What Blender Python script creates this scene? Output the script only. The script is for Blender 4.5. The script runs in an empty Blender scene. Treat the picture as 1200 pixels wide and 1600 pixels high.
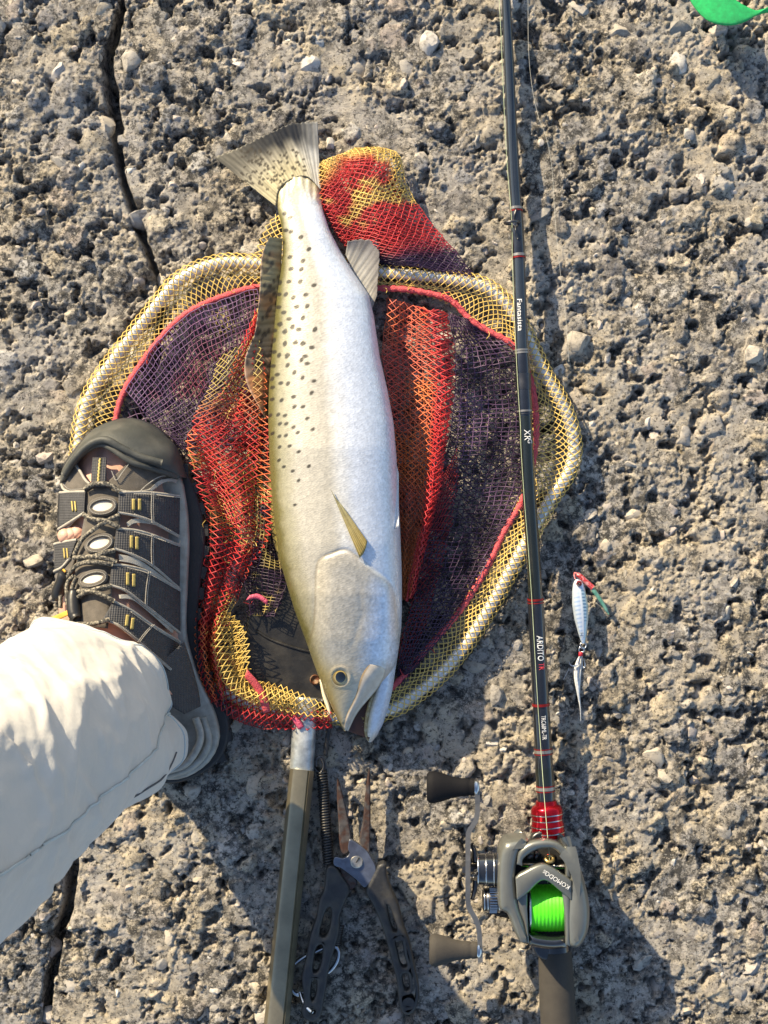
import bpy, bmesh, math, random
import numpy as np
from mathutils import Vector, Matrix
from mathutils.geometry import tessellate_polygon
random.seed(7); rng = np.random.default_rng(11)
SC = bpy.context.scene
COL = SC.collection
# ------------------------------------------------------------------ camera, sky, sun, exposure
H = 1.2            # camera height above the concrete (m)
S = 0.0005         # metres per photograph pixel on the ground
cam = bpy.data.objects.new('camera', bpy.data.cameras.new('camera')); COL.objects.link(cam)
cam.location = (0, 0, H); cam.rotation_euler = (0, 0, 0)
cam.data.sensor_fit = 'VERTICAL'; cam.data.sensor_height = 24; cam.data.lens = 24*H/(1600*S)
cam.data.clip_start = 0.02; cam.data.clip_end = 200
SC.camera = cam
SUN_EL = math.radians(27); SUN_TRAVEL = Vector((0.63, -0.78, 0)).normalized()
world = bpy.data.worlds.new('World'); SC.world = world; world.use_nodes = True
wn = world.node_tree.nodes; wl = world.node_tree.links
sky = wn.new('ShaderNodeTexSky'); sky.sky_type = 'NISHITA'; sky.sun_disc = False
sky.sun_elevation = SUN_EL; sky.sun_rotation = math.atan2(-SUN_TRAVEL.x, -SUN_TRAVEL.y) % (2*math.pi)
wn['Background'].inputs['Strength'].default_value = 0.115
wl.new(sky.outputs[0], wn['Background'].inputs['Color'])
sun = bpy.data.objects.new('sun', bpy.data.lights.new('sun', 'SUN')); COL.objects.link(sun)
sun.data.energy = 5.0; sun.data.angle = math.radians(0.6); sun.data.color = (1.0, 0.82, 0.54)
d = SUN_TRAVEL*math.cos(SUN_EL) + Vector((0, 0, -math.sin(SUN_EL)))
sun.rotation_euler = d.to_track_quat('-Z', 'Y').to_euler(); sun.location = -d*3
vs = SC.view_settings
vs.view_transform = 'Standard'; vs.look = 'None'; vs.gamma = 1; vs.exposure = 0.95; vs.use_curve_mapping = False

# ------------------------------------------------------------------ helpers
def P(px, py, z=0.0):
    k = S*(H-z)/H
    return Vector(((px-600)*k, (800-py)*k, z))
def PN(px, py, z):
    px = np.asarray(px, float); py = np.asarray(py, float); z = np.asarray(z, float)
    k = S*(H-z)/H
    return np.stack([(px-600)*k, (800-py)*k, z+0*px], -1)
def to_px(x, y, z):
    k = S*(H-z)/H
    return x/k+600, 800-y/k
def sstep(a, b, x):
    t = np.clip((np.asarray(x, float)-a)/(b-a), 0, 1); return t*t*(3-2*t)
def _hash(ix, iy, seed):
    n = (ix.astype(np.int64)*374761393 + iy.astype(np.int64)*668265263 + seed*974634777) & 0xffffffff
    n = ((n ^ (n >> 13))*1274126177) & 0xffffffff
    n = (n ^ (n >> 16)); n = (n*2246822519) & 0xffffffff; n = n ^ (n >> 15)
    return (n & 0xffffff)/16777215.0
def vnoise(x, y, seed=0):
    x = np.asarray(x, float); y = np.asarray(y, float)
    ix = np.floor(x).astype(np.int64); iy = np.floor(y).astype(np.int64)
    fx = x-ix; fy = y-iy; fx = fx*fx*(3-2*fx); fy = fy*fy*(3-2*fy)
    a = _hash(ix, iy, seed); b = _hash(ix+1, iy, seed); c = _hash(ix, iy+1, seed); e = _hash(ix+1, iy+1, seed)
    return a+(b-a)*fx+(c-a)*fy+(a-b-c+e)*fx*fy
def fbm(x, y, f, octv=4, seed=0, gain=.5, lac=2.03):
    s = 0; a = 1; t = 0
    for k in range(octv):
        s = s+a*vnoise(x*f+k*17.3, y*f-k*9.1, seed+k*13); t += a; a *= gain; f *= lac
    return s/t
def worley(x, y, cell, seed=0, jit=.9):
    gx = x/cell; gy = y/cell; ix = np.floor(gx).astype(np.int64); iy = np.floor(gy).astype(np.int64)
    f1 = np.full(gx.shape, 9.0); f2 = np.full(gx.shape, 9.0); hid = np.zeros(gx.shape)
    for a in (-1, 0, 1):
        for b in (-1, 0, 1):
            cx = ix+a; cy = iy+b
            ox = cx+.5+jit*(_hash(cx, cy, seed)-.5); oy = cy+.5+jit*(_hash(cx, cy, seed+1)-.5)
            hh = _hash(cx, cy, seed+2); an = hh*37.0; el = .65+.35*_hash(cx, cy, seed+3)
            dx = gx-ox; dy = gy-oy; ca = np.cos(an); sa = np.sin(an)
            dd = np.sqrt((dx*ca+dy*sa)**2+((dy*ca-dx*sa)/el)**2)
            m = dd < f1
            f2 = np.where(m, f1, np.minimum(f2, dd)); hid = np.where(m, hh, hid); f1 = np.where(m, dd, f1)
    return f1, f2, hid
def spline(pts, n, closed=False):
    """Catmull-Rom through pts, resampled to n points evenly by length"""
    p = np.asarray(pts, float)
    if closed: q = np.vstack([p[-1:], p, p[:2]])
    else: q = np.vstack([2*p[:1]-p[1:2], p, 2*p[-1:]-p[-2:-1]])
    out = []
    m = len(p) if closed else len(p)-1
    t = np.linspace(0, 1, 24, endpoint=False)[:, None]
    for i in range(m):
        a, b, c, e = q[i], q[i+1], q[i+2], q[i+3]
        out.append(.5*((2*b)+(-a+c)*t+(2*a-5*b+4*c-e)*t*t+(-a+3*b-3*c+e)*t**3))
    out = np.vstack(out+([p[:1]] if closed else [p[-1:]]))
    L = np.r_[0, np.cumsum(np.linalg.norm(np.diff(out, axis=0), axis=1))]
    s = np.linspace(0, L[-1], n+1)[:-1] if closed else np.linspace(0, L[-1], n)
    return np.stack([np.interp(s, L, out[:, k]) for k in range(p.shape[1])], -1)
def poly_sd(px, py, poly):
    """signed distance to polygon, positive inside"""
    px = np.asarray(px, float); py = np.asarray(py, float)
    poly = np.asarray(poly, float); ins = np.zeros(px.shape, bool); dm = np.full(px.shape, 1e9)
    n = len(poly)
    for i in range(n):
        x1, y1 = poly[i]; x2, y2 = poly[(i+1) % n]
        if y1 != y2: ins ^= ((y1 > py) != (y2 > py)) & (px < (x2-x1)*(py-y1)/(y2-y1)+x1)
        ex, ey = x2-x1, y2-y1; t = np.clip(((px-x1)*ex+(py-y1)*ey)/(ex*ex+ey*ey+1e-12), 0, 1)
        dm = np.minimum(dm, np.hypot(px-x1-t*ex, py-y1-t*ey))
    return np.where(ins, dm, -dm)

def root_off(o):
    v = Vector((0, 0, 0))
    while o is not None:
        v += o.location; o = o.parent
    return v
def thing(name, label, cat, loc, group=None):
    o = bpy.data.objects.new(name, None); COL.objects.link(o); o.location = loc; o.empty_display_size = .02
    o['label'] = label; o['category'] = cat
    if group: o['group'] = group
    return o
def tag(o, label, cat, group=None):
    o['label'] = label; o['category'] = cat
    if group: o['group'] = group
    return o
class MB:
    """collects vertices and faces of one mesh object, world coordinates"""
    def __init__(s): s.v = []; s.f = []; s.c = []; s.n = 0
    def add(s, v, f, c=None):
        v = np.asarray(v, float).reshape(-1, 3); b = s.n
        s.v.append(v); s.f += [tuple(int(i)+b for i in q) for q in f]; s.n += len(v)
        s.c.append(np.tile(np.array([1, 1, 1.]), (len(v), 1)) if c is None else np.broadcast_to(np.asarray(c, float), (len(v), 3)).copy())
        return s
    def build(s, name, m, parent=None, smooth=True, sharp=None, label=None):
        v = np.vstack(s.v); off = np.array(root_off(parent))
        me = bpy.data.meshes.new(name); me.from_pydata((v-off).tolist(), [], s.f)
        me.materials.append(m)
        at = me.color_attributes.new('Col', 'FLOAT_COLOR', 'POINT')
        at.data.foreach_set('color', np.hstack([np.vstack(s.c), np.ones((s.n, 1))]).ravel())
        if smooth: me.polygons.foreach_set('use_smooth', [True]*len(me.polygons))
        me.update(); me.validate()
        if sharp: me.set_sharp_from_angle(angle=math.radians(sharp))
        o = bpy.data.objects.new(name, me); COL.objects.link(o)
        if parent is not None: o.parent = parent
        if label: o['label'] = label
        return o
def grid_faces(nu, nv, closed_u=False, closed_v=False, base=0, flip=False):
    f = []
    for i in range(nu if closed_u else nu-1):
        for j in range(nv if closed_v else nv-1):
            a = i*nv+j; b = ((i+1) % nu)*nv+j; c = ((i+1) % nu)*nv+(j+1) % nv; e = i*nv+(j+1) % nv
            f.append((a+base, e+base, c+base, b+base) if flip else (a+base, b+base, c+base, e+base))
    return f
def tube_g(pts, r, sides=8, closed=False, caps=True, flat=1.0):
    """tube round a polyline; r scalar or per point; flat squashes it in z"""
    p = np.asarray(pts, float); n = len(p); r = np.broadcast_to(np.asarray(r, float), (n,))
    T = np.roll(p, -1, 0)-np.roll(p, 1, 0) if closed else np.gradient(p, axis=0)
    T /= np.linalg.norm(T, axis=1)[:, None]+1e-12
    up = np.array([0, 0, 1.0]); N = np.cross(up, T)
    bad = np.linalg.norm(N, axis=1) < 1e-3
    N[bad] = np.cross(np.array([1.0, 0, 0]), T[bad])
    N /= np.linalg.norm(N, axis=1)[:, None]; B = np.cross(T, N)
    a = np.arange(sides)*2*math.pi/sides
    v = p[:, None, :]+r[:, None, None]*(np.cos(a)[None, :, None]*N[:, None, :]+flat*np.sin(a)[None, :, None]*B[:, None, :])
    f = grid_faces(n, sides, closed, True)
    v = v.reshape(-1, 3)
    if caps and not closed: f = f+[tuple(range(sides))[::-1], tuple(range((n-1)*sides, n*sides))]
    return v, f
def lathe_g(p0, p1, prof, sides=24, ref=None):
    """prof: list of (t along p0->p1 in 0..1, radius m)"""
    p0 = np.array(p0, float); p1 = np.array(p1, float); ax = p1-p0; T = ax/np.linalg.norm(ax)
    N = np.cross(np.array([0, 0, 1.]), T)
    if np.linalg.norm(N) < 1e-3: N = np.array([1., 0, 0])
    N /= np.linalg.norm(N); B = np.cross(T, N); a = np.arange(sides)*2*math.pi/sides
    v = []
    for t, r in prof: v.append(p0+ax*t+max(r, 1e-5)*(np.cos(a)[:, None]*N+np.sin(a)[:, None]*B))
    f = grid_faces(len(prof), sides, False, True)
    f += [tuple(range(sides))[::-1], tuple(range((len(prof)-1)*sides, len(prof)*sides))]
    return np.vstack(v), f
def box_g(c, sx, sy, sz, rz=0):
    v = np.array([[x, y, z] for x in (-.5, .5) for y in (-.5, .5) for z in (-.5, .5)])*[sx, sy, sz]
    ca, sa = math.cos(rz), math.sin(rz)
    v = np.stack([v[:, 0]*ca-v[:, 1]*sa, v[:, 0]*sa+v[:, 1]*ca, v[:, 2]], -1)+np.asarray(c)
    return v, [(0, 1, 3, 2), (4, 6, 7, 5), (0, 4, 5, 1), (2, 3, 7, 6), (0, 2, 6, 4), (1, 5, 7, 3)]
def slab_g(top, thick):
    """closed slab from a grid (nu,nv,3) of top points, thick down"""
    nu, nv, _ = top.shape
    bot = top-np.array([0, 0, 1.0])*(thick if np.isscalar(thick) else thick[..., None])
    v = np.vstack([top.reshape(-1, 3), bot.reshape(-1, 3)]); n = nu*nv
    f = grid_faces(nu, nv)+grid_faces(nu, nv, base=n, flip=True)
    for i in range(nu-1):
        a, b = i*nv, (i+1)*nv; f += [(a, a+n, b+n, b), (b+nv-1, b+nv-1+n, a+nv-1+n, a+nv-1)]
    for j in range(nv-1):
        f += [(j, j+1, j+1+n, j+n)]; k = (nu-1)*nv+j; f += [(k+1, k, k+n, k+1+n)]
    return v, f
def ruled(A, B, nu, nv):
    """px grid between two px polylines"""
    a = spline(A, nu); b = spline(B, nu); t = np.linspace(0, 1, nv)[None, :, None]
    return a[:, None, :]*(1-t)+b[:, None, :]*t
def plate_mesh(polys, bevel=0.0005, depth=0.002, res=2):
    """flat outline with holes (metres, xy), bevelled; returns verts, faces centred at z=0"""
    cu = bpy.data.curves.new('outline', 'CURVE'); cu.dimensions = '2D'; cu.fill_mode = 'BOTH'
    cu.extrude = max(depth/2-bevel, 0); cu.bevel_depth = bevel; cu.bevel_resolution = res; cu.offset = -bevel
    for q in polys:
        sp = cu.splines.new('POLY'); sp.points.add(len(q)-1); sp.use_cyclic_u = True
        for i, w in enumerate(q): sp.points[i].co = (w[0], w[1], 0, 1)
    o = bpy.data.objects.new('outline', cu); COL.objects.link(o)
    dg = bpy.context.evaluated_depsgraph_get(); me = o.evaluated_get(dg).to_mesh()
    v = np.array([list(w.co) for w in me.vertices]); f = [tuple(q.vertices) for q in me.polygons]
    o.evaluated_get(dg).to_mesh_clear(); bpy.data.objects.remove(o); bpy.data.curves.remove(cu)
    return v, f
def px_plate(polys, z, depth, bevel=.0005, res=2):
    """px outlines at height z (top) -> plate"""
    q = [[tuple(P(x, y, z)[:2]) for x, y in w] for w in polys]
    v, f = plate_mesh(q, bevel, depth, res); v[:, 2] += z-depth/2
    return v, f
def text_mesh(s, size, extr=0.0):
    cu = bpy.data.curves.new('txt', 'FONT'); cu.body = s; cu.size = size; cu.align_x = 'CENTER'; cu.align_y = 'CENTER'
    cu.resolution_u = 3; cu.extrude = extr
    o = bpy.data.objects.new('txt', cu); COL.objects.link(o)
    dg = bpy.context.evaluated_depsgraph_get(); me = o.evaluated_get(dg).to_mesh()
    v = np.array([list(w.co) for w in me.vertices]); f = [tuple(q.vertices) for q in me.polygons]
    o.evaluated_get(dg).to_mesh_clear(); bpy.data.objects.remove(o); bpy.data.curves.remove(cu)
    return v, f

# ------------------------------------------------------------------ materials
def mat(name, col=(.5, .5, .5), rough=.5, metal=0, var=.25, vscale=60, bump=.15, bscale=400, bdist=.0006, attr=False,
        coat=0, trans=0, sss=0, sheen=0, spec=.5, col2=None, rvar=.1, alpha=1):
    m = bpy.data.materials.new(name); m.use_nodes = True; nt = m.node_tree; N = nt.nodes; L = nt.links
    b = N['Principled BSDF']; tc = N.new('ShaderNodeTexCoord')
    n1 = N.new('ShaderNodeTexNoise'); n1.inputs['Scale'].default_value = vscale; n1.inputs['Detail'].default_value = 6
    n1.inputs['Roughness'].default_value = .65
    L.new(tc.outputs['Object'], n1.inputs['Vector'])
    rp = N.new('ShaderNodeMapRange'); rp.inputs[1].default_value = .3; rp.inputs[2].default_value = .7
    rp.inputs[3].default_value = 1-var; rp.inputs[4].default_value = 1+var*.6
    L.new(n1.outputs['Fac'], rp.inputs[0])
    mx = N.new('ShaderNodeMix'); mx.data_type = 'RGBA'; mx.blend_type = 'MULTIPLY'; mx.inputs[0].default_value = 1
    if attr:
        at = N.new('ShaderNodeAttribute'); at.attribute_name = 'Col'; L.new(at.outputs['Color'], mx.inputs[6])
    elif col2 is not None:
        m2 = N.new('ShaderNodeMix'); m2.data_type = 'RGBA'; m2.inputs[6].default_value = (*col, 1); m2.inputs[7].default_value = (*col2, 1)
        n3 = N.new('ShaderNodeTexNoise'); n3.inputs['Scale'].default_value = vscale*.6; n3.inputs['Detail'].default_value = 8
        L.new(tc.outputs['Object'], n3.inputs['Vector'])
        r3 = N.new('ShaderNodeMapRange'); r3.inputs[1].default_value = .45; r3.inputs[2].default_value = .6
        L.new(n3.outputs['Fac'], r3.inputs[0]); L.new(r3.outputs[0], m2.inputs[0]); L.new(m2.outputs[2], mx.inputs[6])
    else: mx.inputs[6].default_value = (*col, 1)
    L.new(rp.outputs[0], mx.inputs[7]); L.new(mx.outputs[2], b.inputs['Base Color'])
    r2 = N.new('ShaderNodeMapRange'); r2.inputs[3].default_value = max(rough-rvar, .02); r2.inputs[4].default_value = min(rough+rvar, 1)
    L.new(n1.outputs['Fac'], r2.inputs[0]); L.new(r2.outputs[0], b.inputs['Roughness'])
    b.inputs['Metallic'].default_value = metal; b.inputs['Coat Weight'].default_value = coat; b.inputs['Coat Roughness'].default_value = .12
    b.inputs['Specular IOR Level'].default_value = spec
    if trans: b.inputs['Transmission Weight'].default_value = trans
    if sss:
        b.inputs['Subsurface Weight'].default_value = sss; b.inputs['Subsurface Radius'].default_value = (.004, .002, .0015); b.inputs['Subsurface Scale'].default_value = 1
    if sheen: b.inputs['Sheen Weight'].default_value = sheen
    if alpha < 1: b.inputs['Alpha'].default_value = alpha
    if bump:
        n2 = N.new('ShaderNodeTexNoise'); n2.inputs['Scale'].default_value = bscale; n2.inputs['Detail'].default_value = 5
        L.new(tc.outputs['Object'], n2.inputs['Vector'])
        bp = N.new('ShaderNodeBump'); bp.inputs['Strength'].default_value = bump; bp.inputs['Distance'].default_value = bdist
        L.new(n2.outputs['Fac'], bp.inputs['Height']); L.new(bp.outputs[0], b.inputs['Normal'])
    return m
# ------------------------------------------------------------------ ground: weathered concrete with exposed aggregate
def axis(half, step, far):
    a = np.arange(-half, half+step/2, step); w = step; o = []; x = a[-1]
    while x < far: w *= 1.065; x += w; o.append(x)
    o = np.array(o); return np.r_[-o[::-1], a, o]
CRACK = spline([(172, -900), (186, -60), (188, 0), (178, 45), (166, 85), (170, 130), (178, 200), (182, 250), (197, 300), (212, 345),
                (232, 400), (248, 450), (240, 560), (200, 700), (160, 900), (130, 1150), (105, 1400), (90, 1460), (80, 1530), (68, 1610), (20, 2400)], 300)
CRACK = np.stack([(CRACK[:, 0]-600)*S, (800-CRACK[:, 1])*S], -1)
def ground_fields(x, y):
    wx = x+.0045*(fbm(x, y, 150, 3, 3)-.5)*2; wy = y+.0045*(fbm(x, y, 150, 3, 31)-.5)*2
    low = (fbm(x, y, 7, 3, 5)-.5)*.010+(fbm(x, y, 30, 3, 8)-.5)*.007
    rough = sstep(.43, .64, fbm(x, y, 33, 3, 51))
    f1, f2, h1 = worley(wx, wy, .0235, 40)
    r1 = .26+.26*((h1*7.13) % 1); on1 = (h1 > .42)
    s1 = np.where(on1, np.clip(1-(f1/r1)**4, 0, 1)**.55, 0); a1 = .0022+.0050*((h1*13.7) % 1)
    tilt = 1+.55*np.sin(h1*91)*(f1/.5)
    g1, g2, h2 = worley(wx+.3, wy+.1, .0115, 70)
    r2 = .26+.26*((h2*5.3) % 1); on2 = (h2 > .40)
    s2 = np.where(on2, np.clip(1-(g1/r2)**3.4, 0, 1)**.55, 0); a2 = .0010+.0032*((h2*11.1) % 1)
    k1, k2, h3 = worley(wx-.2, wy+.7, .0046, 90)
    s3 = np.where(h3 > .45, np.clip(1-(k1/.45)**2.5, 0, 1)**.6, 0)*.0012
    rid = 1-np.abs(fbm(x, y, 150, 4, 17, .55)*2-1)
    mic = (fbm(x, y, 260, 4, 23, .68)-.5)*.0062
    pit = -np.clip(fbm(x, y, 95, 4, 29, .6)-.56, 0, 1)*.060
    h = low+s1*a1*tilt*(.55+.45*rough)+s2*a2*(1-.7*s1)*(.3+.7*rough)+(s3*(1-.6*s1)+(rid-.75)*.0036*(1-.6*s1))*(.15+.85*rough)+mic*(.24+.70*rough)*(1-.35*s1)+pit*(1-s1)
    h = h*.80
    dm = np.full(x.shape, 9.0); wob = (fbm(x, y, 90, 3, 77)-.5)*.008
    sel = (x < -.12)
    xs_, ys_ = x[sel], y[sel]; dd = np.full(xs_.shape, 9.0); sg = np.zeros(xs_.shape)
    for i in range(0, len(CRACK)-1, 2):
        p, q = CRACK[i], CRACK[min(i+2, len(CRACK)-1)]; e = q-p
        t = np.clip(((xs_-p[0])*e[0]+(ys_-p[1])*e[1])/(e@e), 0, 1)
        dist = np.hypot(xs_-p[0]-t*e[0], ys_-p[1]-t*e[1]); m = dist < dd
        dd = np.where(m, dist, dd)
    dm[sel] = np.abs(dd+wob[sel]*.55)
    wd = .0018+.0034*vnoise(y*26, y*0+.5, 9)
    cr = 1-sstep(wd*.55, wd*1.35, dm)
    h = h-.004*np.exp(-(dm/.012)**2)-cr*.028
    return h, np.where(s1 > .05, 1., np.where(s2 > .08, .75, np.where(s3 > .0005, .4, 0))), np.where(s1 > .05, h1, np.where(s2 > .08, h2, h3)), cr
gx = axis(.335, .001, 3.0); gy = axis(.435, .001, 3.2)
GX, GY = np.meshgrid(gx, gy, indexing='ij')
GH, GST, GSH, GCR = ground_fields(GX, GY)
GH -= .0015
def ground_z(x, y):
    x = np.asarray(x, float); y = np.asarray(y, float)
    i = np.clip(np.searchsorted(gx, x)-1, 0, len(gx)-2); j = np.clip(np.searchsorted(gy, y)-1, 0, len(gy)-2)
    tx = np.clip((x-gx[i])/(gx[i+1]-gx[i]), 0, 1); ty = np.clip((y-gy[j])/(gy[j+1]-gy[j]), 0, 1)
    return GH[i, j]*(1-tx)*(1-ty)+GH[i+1, j]*tx*(1-ty)+GH[i, j+1]*(1-tx)*ty+GH[i+1, j+1]*tx*ty
def gz_px(px, py, z=.004):
    k = S*(H-z)/H; return ground_z((np.asarray(px, float)-600)*k, (800-np.asarray(py, float))*k)

def ground_material():
    m = bpy.data.materials.new('weathered_concrete'); m.use_nodes = True; nt = m.node_tree; N = nt.nodes; L = nt.links
    b = N['Principled BSDF']; tc = N.new('ShaderNodeTexCoord')
    def noise(sc, det=6, rg=.6):
        n = N.new('ShaderNodeTexNoise'); n.inputs['Scale'].default_value = sc; n.inputs['Detail'].default_value = det; n.inputs['Roughness'].default_value = rg
        L.new(tc.outputs['Object'], n.inputs['Vector']); return n.outputs['Fac']
    def rng_(f, a, c, lo=0, hi=1):
        r = N.new('ShaderNodeMapRange'); r.inputs[1].default_value = a; r.inputs[2].default_value = c; r.inputs[3].default_value = lo; r.inputs[4].default_value = hi
        L.new(f, r.inputs[0]); return r.outputs[0]
    def mix(f, a, c, mode='MIX'):
        x = N.new('ShaderNodeMix'); x.data_type = 'RGBA'; x.blend_type = mode
        if isinstance(f, float): x.inputs[0].default_value = f
        else: L.new(f, x.inputs[0])
        for s, w in ((6, a), (7, c)):
            if isinstance(w, tuple): x.inputs[s].default_value = (*w, 1)
            else: L.new(w, x.inputs[s])
        return x.outputs[2]
    def mul(a, c):
        x = N.new('ShaderNodeMath'); x.operation = 'MULTIPLY'; L.new(a, x.inputs[0])
        if isinstance(c, float): x.inputs[1].default_value = c
        else: L.new(c, x.inputs[1])
        return x.outputs[0]
    st = N.new('ShaderNodeAttribute'); st.attribute_name = 'stone'
    sh = N.new('ShaderNodeAttribute'); sh.attribute_name = 'stone_id'
    rp = N.new('ShaderNodeValToRGB'); rp.color_ramp.interpolation = 'CONSTANT'; e = rp.color_ramp.elements
    cols = [(0, (.37, .35, .33)), (.12, (.48, .42, .32)), (.24, (.24, .23, .23)), (.36, (.44, .41, .37)), (.5, (.32, .32, .33)), (.62, (.54, .48, .38)), (.74, (.37, .34, .32)), (.86, (.46, .39, .34)), (.94, (.58, .56, .53))]
    while len(e) < len(cols): e.new(.5)
    for k, (p, c) in enumerate(cols): e[k].position = p; e[k].color = (*c, 1)
    fr = N.new('ShaderNodeMath'); fr.operation = 'FRACT'; L.new(mul(sh.outputs['Fac'], 23.7), fr.inputs[0]); L.new(fr.outputs[0], rp.inputs[0])
    matrix = mix(rng_(noise(55), .35, .65), (.27, .255, .242), (.46, .42, .375))
    matrix = mix(rng_(noise(700, 3), .35, .7), matrix, (.46, .44, .40))
    base = mix(mul(st.outputs['Fac'], .85), matrix, rp.outputs[0])
    base = mix(mul(rng_(noise(14, 5), .44, .62), .6), base, (.52, .44, .31))      # ochre dust
    base = mix(mul(rng_(noise(9.0, 7, .7), .40, .54), rng_(noise(150, 6, .75), .45, .56, 0, .92)), base, (.03, .03, .03))   # black crust
    base = mix(rng_(noise(330, 6, .75), .53, .60, 0, .9), base, (.035, .034, .033))   # dark specks
    base = mix(rng_(noise(300, 5, .7), .60, .68, 0, .7), base, (.62, .59, .53))      # salt and shell specks
    L.new(base, b.inputs['Base Color']); b.inputs['Roughness'].default_value = .86; b.inputs['Specular IOR Level'].default_value = .3
    bp = N.new('ShaderNodeBump'); bp.inputs['Strength'].default_value = 1; bp.inputs['Distance'].default_value = .0018
    L.new(noise(900, 6, .7), bp.inputs['Height']); L.new(bp.outputs[0], b.inputs['Normal'])
    return m
M_GROUND = ground_material()
def build_ground():
    nu, nv = GX.shape; me = bpy.data.meshes.new('ground')
    co = np.stack([GX, GY, GH], -1).reshape(-1, 3).astype(np.float32)
    idx = np.arange(nu*nv).reshape(nu, nv)
    q = np.stack([idx[:-1, :-1], idx[1:, :-1], idx[1:, 1:], idx[:-1, 1:]], -1).reshape(-1, 4)
    me.vertices.add(nu*nv); me.vertices.foreach_set('co', co.ravel())
    me.loops.add(q.size); me.loops.foreach_set('vertex_index', q.ravel().astype(np.int32))
    me.polygons.add(len(q)); me.polygons.foreach_set('loop_start', (np.arange(len(q))*4).astype(np.int32))
    me.polygons.foreach_set('use_smooth', np.ones(len(q), bool))
    me.update(calc_edges=True)
    for nm, a in (('stone', GST), ('stone_id', GSH)):
        at = me.attributes.new(nm, 'FLOAT', 'POINT'); at.data.foreach_set('value', a.ravel().astype(np.float32))
    me.materials.append(M_GROUND)
    o = bpy.data.objects.new('ground', me); COL.objects.link(o); o['kind'] = 'structure'
    return o
ground = build_ground()

# loose-looking pebbles bedded in the concrete: the larger ones singly, the rest as one bed
def pebble_material():
    m = bpy.data.materials.new('pebble_stone'); m.use_nodes = True; N = m.node_tree.nodes; L = m.node_tree.links; b = N['Principled BSDF']
    tc = N.new('ShaderNodeTexCoord'); oi = N.new('ShaderNodeObjectInfo'); at = N.new('ShaderNodeAttribute'); at.attribute_name = 'rnd'
    ad = N.new('ShaderNodeMath'); ad.operation = 'ADD'; L.new(oi.outputs['Random'], ad.inputs[0]); L.new(at.outputs['Fac'], ad.inputs[1])
    fr = N.new('ShaderNodeMath'); fr.operation = 'FRACT'; L.new(ad.outputs[0], fr.inputs[0])
    rp = N.new('ShaderNodeValToRGB'); e = rp.color_ramp.elements
    cols = [(0, (.30, .29, .285)), (.15, (.44, .39, .31)), (.3, (.25, .245, .24)), (.45, (.42, .39, .35)), (.6, (.52, .46, .37)), (.75, (.36, .35, .34)), (.88, (.46, .40, .36)), (1, (.60, .58, .54))]
    while len(e) < len(cols): e.new(.5)
    for k, (p, c) in enumerate(cols): e[k].position = p; e[k].color = (*c, 1)
    L.new(fr.outputs[0], rp.inputs[0])
    g = N.new('ShaderNodeNewGeometry')
    def noise(sc, det, rg):
        n = N.new('ShaderNodeTexNoise'); n.inputs['Scale'].default_value = sc; n.inputs['Detail'].default_value = det; n.inputs['Roughness'].default_value = rg
        L.new(g.outputs['Position'], n.inputs['Vector']); return n.outputs['Fac']
    def mixc(src, a, c, hi, prev, col):
        r = N.new('ShaderNodeMapRange'); r.inputs[1].default_value = a; r.inputs[2].default_value = c; r.inputs[4].default_value = hi
        L.new(src, r.inputs[0]); x = N.new('ShaderNodeMix'); x.data_type = 'RGBA'; L.new(r.outputs[0], x.inputs[0]); L.new(prev, x.inputs[6]); x.inputs[7].default_value = (*col, 1); return x.outputs[2]
    c = mixc(noise(160, 6, .7), .5, .66, .8, rp.outputs[0], (.10, .095, .09))
    c = mixc(noise(500, 5, .7), .55, .68, .6, c, (.5, .47, .41))
    L.new(c, b.inputs['Base Color']); b.inputs['Roughness'].default_value = .85; b.inputs['Specular IOR Level'].default_value = .3
    bp = N.new('ShaderNodeBump'); bp.inputs['Strength'].default_value = .9; bp.inputs['Distance'].default_value = .0012
    L.new(noise(700, 6, .7), bp.inputs['Height']); L.new(bp.outputs[0], b.inputs['Normal'])
    return m
M_PEB = pebble_material()
def rock_shape(seed):
    r = random.Random(seed); bm = bmesh.new(); bmesh.ops.create_icosphere(bm, subdivisions=2, radius=1)
    ax = [Vector((r.uniform(-1, 1), r.uniform(-1, 1), r.uniform(-.4, 1))).normalized() for _ in range(9)]; ds = [r.uniform(.42, .85) for _ in ax]
    for v in bm.verts:
        p = v.co.copy()
        for n, q in zip(ax, ds):
            k = p.dot(n)
            if k > q: p -= n*(k-q)*.92
        v.co = Vector((p.x*1.0, p.y*.78, p.z*.75))*(1+r.uniform(-.05, .05))
    vv = np.array([list(v.co) for v in bm.verts]); ff = [tuple(v.index for v in f.verts) for f in bm.faces]; bm.free(); return vv, ff
ROCKS = [rock_shape(100+k) for k in range(10)]
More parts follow.
